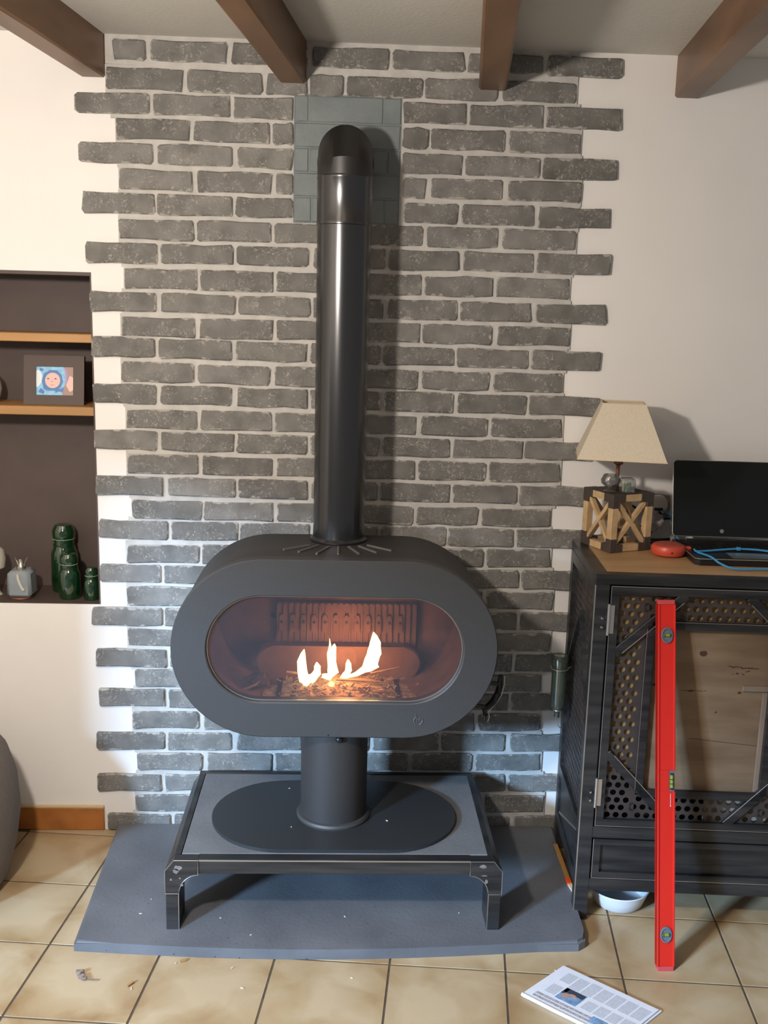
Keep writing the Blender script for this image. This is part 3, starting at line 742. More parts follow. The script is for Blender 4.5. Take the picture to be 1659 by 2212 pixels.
# ash and bits
bm = B(); nx, ny = 40, 16
g = [[bm.verts.new((lerp(-.19, .27, i/nx), lerp(-.405, -.185, j/ny), .6145+(.020*math.exp(-((i/nx-.48)/.26)**2)*math.sin(math.pi*j/ny)**.5+random.uniform(0, .009))*min(1, 4*i/nx, 4*(1-i/nx))+.002)) for j in range(ny+1)] for i in range(nx+1)]
for i in range(nx):
    for j in range(ny): bm.faces.new((g[i][j], g[i+1][j], g[i+1][j+1], g[i][j+1]))
for i in range(220):
    a = random.uniform(0, math.pi); L_ = random.uniform(.006, .020); x = random.gauss(.03, .085); y = random.uniform(-.395, -.24); z = .632+random.uniform(-.006, .012)*math.exp(-((x-.03)/.12)**2)
    if not -.17 < x < .26: continue
    bar(bm, (x, y, z), (x+L_*math.cos(a), y+.3*L_*math.sin(a), z+random.uniform(-.008, .010)), random.uniform(.002, .005), random.uniform(.002, .004))
tag(obj('ash_bed', bm, M['ash']), 'bed of glowing ash and wood scraps under the flames', 'ash', kind='stuff')
bm = B(); tube(bm, [(-.245, -.30, .632), (-.215, -.31, .640), (-.18, -.315, .652)], [.018, .024, .019], 9)
for v in bm.verts: v.co += Vector([random.uniform(-.004, .004) for _ in range(3)])
lg = tag(obj('charred_log', bm, M['char']), 'small charred log left of the flames', 'log')
bm = B(); tube(bm, [(-.262, -.335, .622), (-.235, -.338, .629), (-.212, -.338, .640), (-.198, -.338, .652)], [.002, .004, .004, .002], 6); obj('glowing_edge', bm, M['kindling'], lg)
sticks = [((.120, -.33, .676), (.205, -.33, .697), .0035, 'thin pale stick pointing up to the right beside the tallest flame'),
          ((.02, -.345, .662), (.175, -.34, .652), .0045, 'long thick stick lying across the fire below the tallest flame'),
          ((.085, -.375, .650), (.118, -.378, .633), .0050, 'short glowing splinter hanging at the front of the fire'),
          ((-.135, -.35, .625), (-.02, -.352, .630), .0030, 'thin stick lying low at the front left of the fire'),
          ((-.125, -.28, .660), (-.06, -.285, .655), .0040, 'short stick behind the leftmost flame'),
          ((.13, -.38, .640), (.19, -.38, .637), .0060, 'thick short stick at the front right of the fire')]
for a, b, r, lab in sticks:
    bm = B(); a = Vector(a); b = Vector(b); mid = (a+b)/2+Vector((0, 0, random.uniform(-.002, .003)))
    tube(bm, [a, mid, b], [r*.8, r, r*.5], 6); tag(obj('kindling_stick', bm, M['kindling']), lab, 'stick', 'sticks in the fire')

# ------------------------------------------------------------------ steel cabinet (local frame: x right, y back, z up, front at y = 0)
CR = math.radians(-4.0)
CL = Vector((0.717, -0.505, 0.0))
M['ply_y'] = mat('yellow_pine', (0.30, 0.19, 0.075), 0.7, var=0.15, vscale=9)
M['ply_d'] = mat('grey_pine', (0.20, 0.145, 0.10), 0.7, var=0.12, vscale=12)
cab = thing('steel_cabinet', 'dark steel cabinet with perforated door panels, at the right of the hearth', 'cabinet', CL, CR)
CM = Matrix.Translation(CL) @ Matrix.Rotation(CR, 4, 'Z')
CW, CD, CH = 0.665, 0.435, 1.030
def cl2w(x, y, z): return CM @ Vector((x, y, z))
def cbox(name, *a, m='steel', parent=cab, bev=.0015, **k):
    bm = B(); box(bm, *a, bev); return _obj0(name, bm, M[m], parent, **k)
T = .040
def edge_line(parent, x, y, z0, z1):
    bm = B(); box(bm, x-.0012, x+.0022, y-.0012, y+.0010, z0, z1); _obj0('edge_highlight', bm, M['steel_edge'], parent)  # bright strip painting the highlight down the cabinet leg
l = cbox('leg', 0, T, 0, T, 0, CH-.028); edge_line(l, 0, 0, 0, CH-.030)
cbox('leg', CW-T, CW, 0, T, 0, CH-.028); cbox('leg', 0, T, CD-T, CD, 0, CH-.028); cbox('leg', CW-T, CW, CD-T, CD, 0, CH-.028)
cbox('top_rail', 0, CW, 0, .036, CH-.028, CH); cbox('top_rail', 0, CW, CD-.036, CD, CH-.028, CH)
cbox('top_rail', 0, .036, .036, CD-.036, CH-.028, CH); cbox('top_rail', CW-.036, CW, .036, CD-.036, CH-.028, CH)
cbox('worktop', .0365, CW-.0365, .0365, CD-.0365, CH-.022, CH-.001, m='wood_top', label='light brown wooden top board')
cbox('middle_rail', T, CW-T, 0, T, .258, .292); cbox('bottom_rail', T, CW-T, 0, T, .095, .130)
for x in (0, CW-T): cbox('side_rail', x, x+T, T, CD-T, .258, .292); cbox('side_rail', x, x+T, T, CD-T, .095, .130)
cbox('side_rail', 0, .02, T, CD-T, .965, 1.002)
cbox('bottom_panel', T, CW-T, T, CD-T, .100, .106)
cbox('middle_shelf', .005, CW-.005, T, CD-.005, .276, .282)
cbox('back_panel', .005, CW-.005, CD-.008, CD-.004, .1, CH-.028)
cbox('side_sheet', .006, .010, T, CD-T, .130, .258); cbox('side_sheet', CW-.010, CW-.006, T, CD-T, .130, CH-.03)
bm = B(); bar(bm, (.004, .06, .25), (.004, CD-.06, .14), .003, .006); _obj0('side_rod', bm, M['steel_edge'], cab)
# drawer front
dr = cbox('drawer', T+.004, CW-T-.004, -.001, .018, .134, .254)
dr.hide_render = False
bpy.data.objects.remove(dr)
bm = B(); X0_, X1_, Z0_, Z1_ = T+.004, CW-T-.004, .134, .254
for a in ((X0_, X1_, Z0_, Z0_+.018), (X0_, X1_, Z1_-.018, Z1_), (X0_, X0_+.022, Z0_+.018, Z1_-.018), (X1_-.022, X1_, Z0_+.018, Z1_-.018)):
    box(bm, a[0], a[1], 0, .016, a[2], a[3], .0012)
dr = _obj0('drawer', bm, M['steel'], cab)
cbox('drawer_panel', X0_+.022, X1_-.022, .010, .014, Z0_+.018, Z1_-.018, parent=dr)
bm = B(); box(bm, X0_, X1_, -.0008, .001, Z0_-.0008, Z0_+.001); box(bm, X0_-.0005, X0_+.0012, -.0008, .001, Z0_, Z1_); _obj0('edge_highlight', bm, M['steel_edge'], dr)
# door
DX0, DX1, DZ0, DZ1 = T+.004, CW-T-.004, .296, .998
dw = .024
def door_bm():
    bm = B()
    for a in ((DX0, DX1, DZ0, DZ0+.020), (DX0, DX1, DZ1-dw, DZ1), (DX0, DX0+dw, DZ0+.020, DZ1-dw), (DX1-dw, DX1, DZ0+.020, DZ1-dw)):
        box(bm, a[0], a[1], 0, .020, a[2], a[3], .0012)
    return bm
door = _obj0('door', door_bm(), M['steel'], cab)
bm = B(); box(bm, DX0-.0003, DX0+.0012, -.0008, .001, DZ0, DZ1); box(bm, DX0, DX1, -.0008, .001, DZ1-.0012, DZ1+.0005); box(bm, DX0, DX1, -.0008, .001, DZ0-.0006, DZ0+.0008); _obj0('edge_highlight', bm, M['steel_edge'], door)
IX0, IX1, IZ0, IZ1 = .160, CW-.160, .398, .892
def dbar(name, a, b, wd, lit=False):
    bm = B(); bar(bm, (a[0], .0075, a[1]), (b[0], .0075, b[1]), .014, wd, upv=(-(b[1]-a[1]), 0, b[0]-a[0]), bev=.001); o = _obj0(name, bm, M['steel'], door)
for a, b in (((IX0, IZ0), (IX0, IZ1)), ((IX1, IZ0), (IX1, IZ1)), ((IX0, IZ1), (IX1, IZ1)), ((IX0, IZ0), (IX1, IZ0))): dbar('inner_bar', a, b, .022)
bx0, bx1, bz0, bz1 = DX0+dw, DX1-dw, DZ0+.020, DZ1-dw
braces = [((bx0-.004, .806), (.247, bz1+.004)), ((bx1+.004, .806), (CW-.247, bz1+.004)), ((bx0-.004, .515), (.255, bz0-.004)), ((bx1+.004, .515), (CW-.255, bz0-.004))]
for a, b in braces: dbar('corner_brace', a, b, .024)
cc = Vector((CW/2, 0, .645))
for a, b in braces:
    d = (Vector((b[0], 0, b[1]))-Vector((a[0], 0, a[1]))).normalized(); nrm = Vector((-d.z, 0, d.x))*.0115
    mid = Vector(((a[0]+b[0])/2, 0, (a[1]+b[1])/2))
    if (cc-mid).dot(nrm) < 0: nrm = -nrm
    bm = B(); tube(bm, [Vector((a[0], .0005, a[1]))+nrm+d*.018, Vector((b[0], .0005, b[1]))+nrm-d*.018], .0011, 5); _obj0('brace_edge', bm, M['steel_edge'], door)
bm = B(); box(bm, IX0-.0118, IX0-.0104, 0, .002, IZ0+.012, IZ1-.012); _obj0('bar_edge', bm, M['steel_edge'], door)
bm = B(); box(bm, IX0+.02, IX1-.02, 0, .002, IZ1+.0098, IZ1+.0110); _obj0('bar_edge', bm, M['steel_edge'], door)
def perf(x0, x1, z0, z1, y, pitch=.0252, r=.0088, th=.0015, axis='Y', N_=12):
    """round-hole sheet, every other row shifted by half a pitch"""
    bm = B(); rows = max(1, round((z1-z0)/(pitch*.92))); hz = (z1-z0)/rows
    for i in range(rows):
        xs = x0-(pitch/2 if i % 2 else 0)
        while xs < x1-1e-6:
            a = max(x0, xs); b = min(x1, xs+pitch); cx = xs+pitch/2; cz = z0+(i+.5)*hz
            full = a >= xs-1e-9 and b >= xs+pitch-1e-9
            za, zb = z0+i*hz, z0+(i+1)*hz
            if full:
                outer, inner = [], []
                for k in range(N_):
                    t = 2*math.pi*(k+.5)/N_; c, s = math.cos(t), math.sin(t)
                    q = min((pitch/2)/max(1e-9, abs(c)), (hz/2)/max(1e-9, abs(s)))
                    outer.append(bm.verts.new((cx+c*q, y, cz+s*q))); inner.append(bm.verts.new((cx+r*c, y, cz+r*s)))
                inb = [bm.verts.new((v.co.x, y+th, v.co.z)) for v in inner]
                for k in range(N_):
                    bm.faces.new((outer[k], outer[(k+1) % N_], inner[(k+1) % N_], inner[k])); bm.faces.new((inner[k], inner[(k+1) % N_], inb[(k+1) % N_], inb[k]))
                for sx_, sz_ in ((1, 1), (-1, 1), (-1, -1), (1, -1)):   # cell corners
                    cand = [v for v in outer if (v.co.x-cx)*sx_ > 0 and (v.co.z-cz)*sz_ > 0]
                    side = [v for v in cand if abs(abs(v.co.x-cx)-pitch/2) < 1e-6]; top = [v for v in cand if abs(abs(v.co.z-cz)-hz/2) < 1e-6]
                    if side and top:
                        v1 = max(side, key=lambda v: abs(v.co.z-cz)); v2 = max(top, key=lambda v: abs(v.co.x-cx)); v3 = bm.verts.new((cx+sx_*pitch/2, y, cz+sz_*hz/2))
                        if v1 is not v2: bm.faces.new((v1, v3, v2))
            elif b-a > 1e-5:
                q = [bm.verts.new(p) for p in ((a, y, za), (b, y, za), (b, y, zb), (a, y, zb))]; bm.faces.new(q)
            xs += pitch
    if axis == 'X':
        for v in bm.verts: v.co = Vector((v.co.y, v.co.x, v.co.z))
    return bm
sheet = mat('perforated_sheet_steel', (0.075, 0.060, 0.055), 0.42, metal=0.5, var=0.15, vscale=20)
_obj0('perforated_sheet', perf(bx0-.002, IX0-.008, bz0-.002, bz1+.002, .012), sheet, door)
_obj0('perforated_sheet', perf(IX1+.008, bx1+.002, bz0-.002, bz1+.002, .012), sheet, door)
_obj0('perforated_sheet', perf(IX0-.008, IX1+.008, IZ1+.008, bz1+.002, .012), sheet, door)
_obj0('perforated_sheet', perf(IX0-.008, IX1+.008, bz0-.002, IZ0-.008, .012), sheet, door)
# pine board seen in the middle of the door, with knots and cracks
pb = cbox('wooden_board', IX0-.02, IX1+.02, .022, .034, IZ0-.01, IZ1+.012, m='ply', parent=door, bev=0, label='rough pine board with knots and cracks')
bm = B()
def disc(bm, x, z, rx, rz, y=.0214, n=12, jit=.12):
    pts = [(x+rx*math.cos(t)*random.uniform(1-jit, 1+jit), z+rz*math.sin(t)*random.uniform(1-jit, 1+jit)) for t in [2*math.pi*k/n for k in range(n)]]
    prism_y(bm, pts, y, y+.001)
disc(bm, .312, .810, .011, .008); disc(bm, .420, .700, .005, .004); disc(bm, .285, .700, .009, .0022); disc(bm, .185, .715, .006, .004); disc(bm, .360, .640, .003, .003)
for k in range(16): disc(bm, .385+k*.0052, .775+random.uniform(-.002, .002)-k*.0003, .004, random.uniform(.0010, .0026), n=7)
for k in range(9): disc(bm, .410+random.uniform(-.02, .035), .758+random.uniform(-.008, .006), random.uniform(.001, .005), random.uniform(.0008, .002), n=6)
for k in range(14): disc(bm, .300+k*.0145, .560-k*.0012, .009, .0007, n=6)
for k in range(8): disc(bm, .262+k*.009, .702+random.uniform(-.002, .001), .004, .0009, n=6)
_obj0('crack', bm, M['knot'], door, kind='stuff')
cbox('pale_batten', .425, IX1+.02, .014, .0215, .706, .722, m='ply_d', parent=door, bev=.002); 
cbox('upright_batten', .482, IX1-.002, .013, .0215, IZ0+.012, .705, m='ply_d', parent=door, bev=.001)
# hinges with bolts
for z in (.905, .398):
    bm = B(); tube(bm, [(DX0-.004, -.004, z-.044), (DX0-.004, -.004, z+.044)], .0042, 10); box(bm, DX0-.002, DX0+.012, -.0022, 0, z-.040, z+.040)
    hg = _obj0('hinge', bm, M['silver'], cab)
    for dz in (.003, -.022):
        bm = B(); lathe(bm, [(0, 0), (.0048, 0), (.0048, .006), (.003, .009), (0, .009)], (DX0-.020, -.001, z+dz), 6, ax='Y'); _obj0('bolt', bm, M['chrome'], hg)
# wood lining and dark stuff behind the perforation
cbox('inner_board', .048, .150, .024, .032, .440, .990, m='ply_y', bev=0)
cbox('inner_board', .150, CW-.150, .026, .034, .905, .990, m='ply_y', bev=0)
cbox('inner_board', CW-.150, CW-.048, .024, .032, .440, .990, m='ply_y', bev=0)
cbox('inner_board', .360, .60, .050, .056, .284, .40, m='ply_light', bev=0)
# perforated left side, upper half, with its stiffeners
_obj0('perforated_sheet', perf(T, CD-T, .292, .965, .012, axis='X'), sheet, cab)
cbox('inner_board', .030, .036, .06, CD-.06, .50, .96, m='ply_y', bev=0)
bm = B(); bar(bm, (.008, T, .64), (.008, CD*.5, .86), .010, .018, upv=(1, 0, 0)); bar(bm, (.008, CD*.5, .86), (.008, CD-T, .64), .010, .018, upv=(1, 0, 0)); _obj0('side_brace', bm, M['steel'], cab)

# ------------------------------------------------------------------ table lamp
ZC = CH
LR = math.radians(22)
LC = cl2w(.116, .352, ZC)
tl = thing('table_lamp', 'table lamp with beige square shade on a wooden cube frame base', 'lamp', (LC.x, LC.y, LC.z), LR)
hs, hh_, pw = .073, .172, .022
for sx_ in (-1, 1):
    for sy_ in (-1, 1):
        cx, cy = sx_*(hs-pw/2), sy_*(hs-pw/2)
        bm = B(); box(bm, cx-pw/2, cx+pw/2, cy-pw/2, cy+pw/2, 0, hh_, .001); _obj0('post', bm, M['lamp_wood'], tl)
        for zb in (0, 1):
            bm = B(); e = .0012; L_ = .040
            z0, z1 = (-.0001, L_) if zb == 0 else (hh_-L_, hh_+e)
            box(bm, cx-pw/2-e, cx+pw/2+e, cy-pw/2-e, cy+pw/2+e, z0, z1, .0012)
            zr0, zr1 = (-.0001, pw+e) if zb == 0 else (hh_-pw-e, hh_+e)
            xa, xb = sorted((cx-sx_*pw/2, cx-sx_*(pw/2+.022))); box(bm, xa, xb, cy-pw/2-e, cy+pw/2+e, zr0, zr1, .001)
            ya, yb = sorted((cy-sy_*pw/2, cy-sy_*(pw/2+.022))); box(bm, cx-pw/2-e, cx+pw/2+e, ya, yb, zr0, zr1, .001)
            _obj0('corner_bracket', bm, M['lamp_dark'], tl)
for z in (pw/2, hh_-pw/2):
    for s in (-1, 1):
        bm = B(); bar(bm, (-hs+pw, s*(hs-pw/2), z), (hs-pw, s*(hs-pw/2), z), pw-.002, pw-.002); _obj0('rail', bm, M['lamp_wood'], tl)
        bm = B(); bar(bm, (s*(hs-pw/2), -hs+pw, z), (s*(hs-pw/2), hs-pw, z), pw-.002, pw-.002); _obj0('rail', bm, M['lamp_wood'], tl)
for s in (-1, 1):
    for q in (-1, 1):
        bm = B(); y = s*(hs-pw/2-.001*q); bar(bm, (-(hs-pw)-.002, y, pw if q > 0 else hh_-pw), ((hs-pw)+.002, y, hh_-pw if q > 0 else pw), .012, .013, upv=(0, 1, 0)); _obj0('cross_slat', bm, M['lamp_wood'], tl)
        bm = B(); bar(bm, (y, -(hs-pw)-.002, pw if q > 0 else hh_-pw), (y, (hs-pw)+.002, hh_-pw if q > 0 else pw), .012, .013, upv=(1, 0, 0)); _obj0('cross_slat', bm, M['lamp_wood'], tl)
bm = B(); box(bm, -hs+.004, hs-.004, -hs+.004, hs-.004, hh_-.012, hh_+.0005); _obj0('top_board', bm, M['lamp_dark'], tl)
bm = B(); lathe(bm, [(0, hh_), (.006, hh_), (.006, .245), (.014, .250), (.016, .262), (.016, .29), (0, .29)], (0, .012, 0), 16); _obj0('lamp_socket', bm, M['copper'], tl, smooth=True)
bm = B(); box(bm, -.004, .004, .008, .016, .245, .43); _obj0('shade_support', bm, M['lamp_dark'], tl)
sr = math.radians(-34); sc_, ss_ = math.cos(sr), math.sin(sr)
def shp(h, z, dx=-.006, dy=.0): return [Vector((dx+sc_*x-ss_*y, dy+ss_*x+sc_*y, z)) for x, y in ((-h, -h), (h, -h), (h, h), (-h, h))]
bm = B(); zb_, zt_ = .277, .434
outer = [[bm.verts.new(p) for p in shp(h, z)] for h, z in ((.126, zb_), (.0615, zt_))]; inn = [[bm.verts.new(p) for p in shp(h-.0015, z)] for h, z in ((.126, zb_), (.0615, zt_))]
for k in range(4):
    j = (k+1) % 4
    bm.faces.new((outer[0][k], outer[0][j], outer[1][j], outer[1][k])); bm.faces.new((inn[0][k], inn[1][k], inn[1][j], inn[0][j]))
    bm.faces.new((outer[0][k], inn[0][k], inn[0][j], outer[0][j])); bm.faces.new((outer[1][k], outer[1][j], inn[1][j], inn[1][k]))
shd = _obj0('lamp_shade', bm, M['shade'], tl)
bm = B(); tube(bm, shp(.0615, zt_), .0022, 6, closed=True); tube(bm, shp(.126, zb_), .0015, 6, closed=True); _obj0('piping', bm, M['shade_trim'], shd)
# two small glasses on the lamp base
Rl = Matrix.Rotation(LR, 4, 'Z')
def lw(x, y, z): return Vector(LC)+Rl @ Vector((x, y, z))
p = lw(-.046, -.018, hh_+.0022)
g = wthing('glass_holder', 'small glass with orange petals on the lamp base, left one', 'glass', p)
bm = B(); lathe(bm, [(.018, 0), (.0195, .001), (.006, .006), (.012, .012), (.027, .024), (.029, .034), (.021, .050), (.0195, .050), (.0275, .034), (.025, .024)], p, 24); obj('bowl', bm, M['clear'], g, smooth=True)
bm = B()
for i in range(12): blob(bm, Vector(p)+Vector((random.uniform(-.012, .012), random.uniform(-.012, .012), .028+random.uniform(-.006, .008))), .0055, 1, 1, .6, .2, sub=1)
obj('petals', bm, M['amber'], g, kind='stuff')
p = lw(-.006, -.046, hh_+.0022)
g = wthing('glass_tumbler', 'small square glass of green succulents on the lamp base, right one', 'glass', p)
bm = B(); box(bm, p.x-.020, p.x+.020, p.y-.020, p.y+.020, p.z, p.z+.042, .004); obj('tumbler', bm, M['clear'], g)
bm = B()
for i in range(16): blob(bm, Vector(p)+Vector((random.uniform(-.012, .012), random.uniform(-.012, .012), .016+random.uniform(-.010, .013))), .0060, .6, .6, 1.1, .2, sub=1)
obj('succulents', bm, M['leafg'], g, kind='stuff')

# ------------------------------------------------------------------ laptop
lp0 = cl2w(.302, .140, ZC+.001)
lap = thing('laptop', 'open black laptop with a dark screen on the steel cabinet', 'laptop', lp0, math.radians(-3))
LW, LD_ = .365, .255
bm = B(); prism_z(bm, [(.012, 0), (LW-.012, 0), (LW, .012), (LW, LD_), (0, LD_), (0, .012)], 0, .018, .003); bs = _obj0('keyboard_base', bm, M['black'], lap)
bm = B(); tube(bm, [(0.0, LD_, .0175), (0, .012, .0175), (.012, 0, .0175), (LW-.012, 0, .0175), (LW, .012, .0175)], .0014, 6); _obj0('silver_edge', bm, M['silver'], bs)
for r_ in range(5):
    bm = B()
    for k in range(15): box(bm, .02+k*.0215, .02+k*.0215+.0185, .105+r_*.0215, .105+r_*.0215+.0185, .018, .0196)
    _obj0('key_row', bm, M['black'], bs, kind='stuff')
bm = B(); box(bm, .11, .23, .018, .085, .018, .0186); _obj0('touchpad', bm, M['silver'], bs)
ta = math.radians(14)
hx = Matrix.Translation((0, LD_-.004, .016)) @ Matrix.Rotation(-ta, 4, 'X')
def rr_(x0, x1, z0, z1, r): 
    o = []
    for cx, cz, a0 in ((x1-r, z0+r, -90), (x1-r, z1-r, 0), (x0+r, z1-r, 90), (x0+r, z0+r, 180)):
        for i in range(5): a = math.radians(a0+22.5*i); o.append((cx+r*math.cos(a), cz+r*math.sin(a)))
    return o
bm = B(); prism_y(bm, rr_(0, LW, .012, .245, .012), 0, .008, .001)
for v in bm.verts: v.co = hx @ v.co
lid = _obj0('screen_lid', bm, M['screen'], lap)
bm = B(); o_ = rr_(.0, LW, .012, .245, .012); tube(bm, [hx @ Vector((x, .001, z)) for x, z in o_], .0013, 6, closed=True); _obj0('silver_edge', bm, M['silver'], lid)
bm = B(); lathe(bm, [(.0060, 0), (.0060, .0006), (.0048, .0006), (.0048, 0)], (.150, -.0003, .030), 20, ax='Y'); bar(bm, (.148, -.0005, .0275), (.1495, -.0005, .0335), .0008, .0010); bar(bm, (.1505, -.0005, .0265), (.152, -.0005, .0325), .0008, .0010)
for v in bm.verts: v.co = hx @ v.co
_obj0('round_emblem', bm, M['silver'], lid, label='small round silver emblem')
bm = B(); tube(bm, [(.045, LD_-.004, .015), (LW-.045, LD_-.004, .015)], .007, 10); _obj0('hinge_bar', bm, M['black'], lap)

# red round device and the blue cable
p = cl2w(.254, .262, ZC)
rd = wthing('round_device', 'round red plastic speaker lying on the wooden cabinet top', 'speaker', p)
bm = B(); lathe(bm, [(0, 0), (.040, 0), (.047, .004), (.0495, .012), (.0495, .022), (.046, .029), (.040, .0315)], p, 40); obj('body', bm, M['device_red'], rd, smooth=True)
bm = B(); lathe(bm, [(.041, .0310), (.036, .0335), (.02, .0345), (0, .0345)], p, 40); obj('cloth_top', bm, M['device_top'], rd, smooth=True)
bm = B(); box(bm, p.x+.042, p.x+.066, p.y-.012, p.y+.006, p.z+.010, p.z+.026, .003); obj('strap_lug', bm, M['device_red'], rd)
bm = B(); lathe(bm, [(0, 0), (.0028, 0), (.0028, .001), (0, .001)], (p.x-.004, p.y-.0488, p.z+.015), 10, ax='Y'); obj('hole', bm, M['print_blk'], rd)
def smoothpts(P_, n=6):
    P_ = [Vector(q) for q in P_]; out = []
    for i in range(len(P_)-1):
        p0 = P_[max(i-1, 0)]; p1 = P_[i]; p2 = P_[i+1]; p3 = P_[min(i+2, len(P_)-1)]
        for k in range(n):
            t = k/n; out.append(.5*((2*p1)+(-p0+p2)*t+(2*p0-5*p1+4*p2-p3)*t*t+(-p0+3*p1-3*p2+p3)*t**3))
    out.append(P_[-1]); return out
zl_ = ZC+.0235
cab_pts = [cl2w(*q) for q in ((.322, .235, ZC+.0245), (.322, .210, ZC+.0245), (.352, .222, zl_), (.395, .232, zl_+.002), (.450, .244, zl_+.004), (.510, .238, zl_+.004), (.560, .215, zl_+.002), (.600, .17, zl_+.001), (.59, .10, zl_), (.54, .095, ZC+.012), (.46, .092, ZC+.006), (.395, .088, ZC+.006), (.362, .112, ZC+.014), (.345, .145, ZC+.024), (.322, .20, ZC+.024))]
bm = B(); tube(bm, smoothpts(cab_pts), .0030, 8); bc_ = tag(obj('network_cable', bm, M['cable'], smooth=True), 'loop of bright blue cable lying over the front of the laptop', 'cable')
bm = B(); q = cl2w(.452, .244, zl_+.004); box(bm, q.x-.006, q.x+.006, q.y-.005, q.y+.005, q.z-.004, q.z+.005, .001); obj('cable_clip', bm, M['cable'], bc_)
bm = B(); tube(bm, smoothpts([(1.048, -.004, 1.112), (1.058, -.03, 1.105), (1.066, -.045, 1.085), (1.072, -.06, 1.050), (1.080, -.085, 1.036), (1.078, -.12, 1.034)]), .0028, 8); tag(obj('network_cable', bm, M['cable'], smooth=True), 'dark blue cable dropping from the wall socket behind the red speaker', 'cable')
# sockets
for x, lab in ((1.032, 'round white wall socket between the lamp base and the laptop'), (.905, 'white wall socket seen through the lamp frame')):
    s_ = wthing('wall_socket', lab, 'socket', (x, 0, 1.128))
    bm = B(); pts = [(x+a+random.uniform(-.002, .002), 1.128+b+random.uniform(-.002, .002)) for a, b in ((-.038, -.038), (0, -.040), (.036, -.038), (.040, -.01), (.038, .02), (.036, .034), (0, .036), (-.036, .035), (-.038, 0))]
    prism_y(bm, pts, -.0015, 0); obj('plaster_surround', bm, M['plaster'], s_)
    bm = B(); lathe(bm, [(.0, 0), (.031, 0), (.033, .003), (.031, .006), (.012, .0065), (0, .0045)], (x-.004, -.0015, 1.130), 32, ax='Y'); obj('face_plate', bm, M['socket'], s_, smooth=True)
    bm = B(); box(bm, x-.014, x+.012, -.014, -.007, 1.113, 1.121, .001); obj('plug', bm, M['print_blk'], s_)
def cable(pts, r, m, lab, name='power_cable', cat='cable'):
    bm = B(); tube(bm, smoothpts(pts), r, 8); return tag(obj(name, bm, M[m], smooth=True), lab, cat)
cable([(1.030, -.022, 1.112), (1.045, -.020, 1.085), (1.02, -.03, 1.055), (.985, -.035, 1.045), (.955, -.03, 1.06), (.95, -.025, 1.085)], .0035, 'black', 'black cable looping down from the round socket beside the laptop')
cable([(.905, -.018, 1.110), (.935, -.030, 1.130), (.965, -.030, 1.112), (.972, -.035, 1.080), (.955, -.06, 1.055), (.975, -.080, 1.037), (1.02, -.085, 1.035), (1.05, -.080, 1.036)], .0045, 'black', 'thick black cable coiled behind the lamp base')
cable([(1.03, -.012, 1.083), (1.055, -.014, 1.088), (1.09, -.02, 1.090)], .0035, 'black', 'short black cable running behind the laptop screen')
def crump(c, sx_, sz_, lab):
    bm = B(); nx = 4; nz = 4
    g = [[bm.verts.new((c[0]+(i/nx-.5)*sx_+random.uniform(-.004, .004), c[1]+random.uniform(-.009, .007), c[2]+(j/nz-.5)*sz_+random.uniform(-.004, .004))) for j in range(nz+1)] for i in range(nx+1)]
    for i in range(nx):
        for j in range(nz): bm.faces.new((g[i][j], g[i+1][j], g[i+1][j+1], g[i][j+1]))
    r = bmesh.ops.solidify(bm, geom=bm.faces[:], thickness=.0006)
    tag(obj('crumpled_paper', bm, M['paper_w']), lab, 'paper')
crump((1.018, -.042, 1.078), .042, .056, 'crumpled white paper tag hanging beside the lamp base')
crump((.972, -.048, 1.098), .034, .050, 'pale crumpled paper seen through the right side of the lamp base')

# ------------------------------------------------------------------ hanging glass bottle on the cabinet's side
q = Vector((.700, -.215, .60))
hb = wthing('hanging_bottle', 'slim green glass bottle hanging neck down at the cabinet side', 'bottle', (.700, -.215, .475))
bm = B(); lathe(bm, [(0, .100), (.020, .100), (.0255, .094), (.026, .085), (.0235, .060), (.0225, .055), (.0225, -.055), (.020, -.068), (.010, -.076), (.008, -.080), (.008, -.100), (0, -.100)], q, 28); obj('glass', bm, M['bottle'], hb, smooth=True)
bm = B(); tube(bm, [q+Vector((.0262*math.cos(t), .0262*math.sin(t), .058)) for t in [2*math.pi*k/20 for k in range(20)]], .0015, 6, closed=True); tube(bm, [q+Vector((.026, 0, .058)), q+Vector((.036, .005, .060))], .0015, 6); obj('wire_ring', bm, M['silver'], hb)
bm = B(); tube(bm, smoothpts([q+Vector((0, 0, -.098)), q+Vector((.001, 0, -.115)), q+Vector((.008, .0, -.130)), q+Vector((.016, .005, -.138))]), .0015, 6); obj('tube', bm, M['silver'], hb)
bm = B(); lathe(bm, [(.0105, -.079), (.0125, -.077), (.0105, -.074)], q, 20); obj('neck_ring', bm, M['silver'], hb)

# ------------------------------------------------------------------ red spirit level leaning on the cabinet
lv = thing('spirit_level', 'long red spirit level leaning upright against the steel cabinet', 'level', (.9165, -.742, .0), 0)
lean = math.atan2(.742-.548, .965)
lv.rotation_euler = (-lean, math.radians(-.85), 0)
hw = .0238; LL = .992
bm = B()
for z0, z1 in ((.012, .480), (.536, LL-.012)):
    box(bm, -hw, hw, .003, .021, z0, z1, .0008); box(bm, -hw, -hw+.005, 0, .024, z0, z1, .0008); box(bm, hw-.005, hw, 0, .024, z0, z1, .0008)
box(bm, -hw, hw-.016, .003, .021, .480, .536); box(bm, -hw, -hw+.005, 0, .024, .480, .536, .0008)
_obj0('body', bm, M['red'], lv)
for z0, z1 in ((-.0, .012), (LL-.012, LL)):
    bm = B(); box(bm, -hw+.002, hw-.002, .001, .023, z0, z1, .001); ec = _obj0('end_cap', bm, M['red2'], lv, label='pinkish red end cap')
    bm = B()
    for x in (-.012, .010): box(bm, x-.006, x+.006, .006, .016, (z1-.0004 if z1 > .5 else z0+.003), (z1+.0003 if z1 > .5 else z0+.004))
    _obj0('cap_hole', bm, M['knot'], ec)
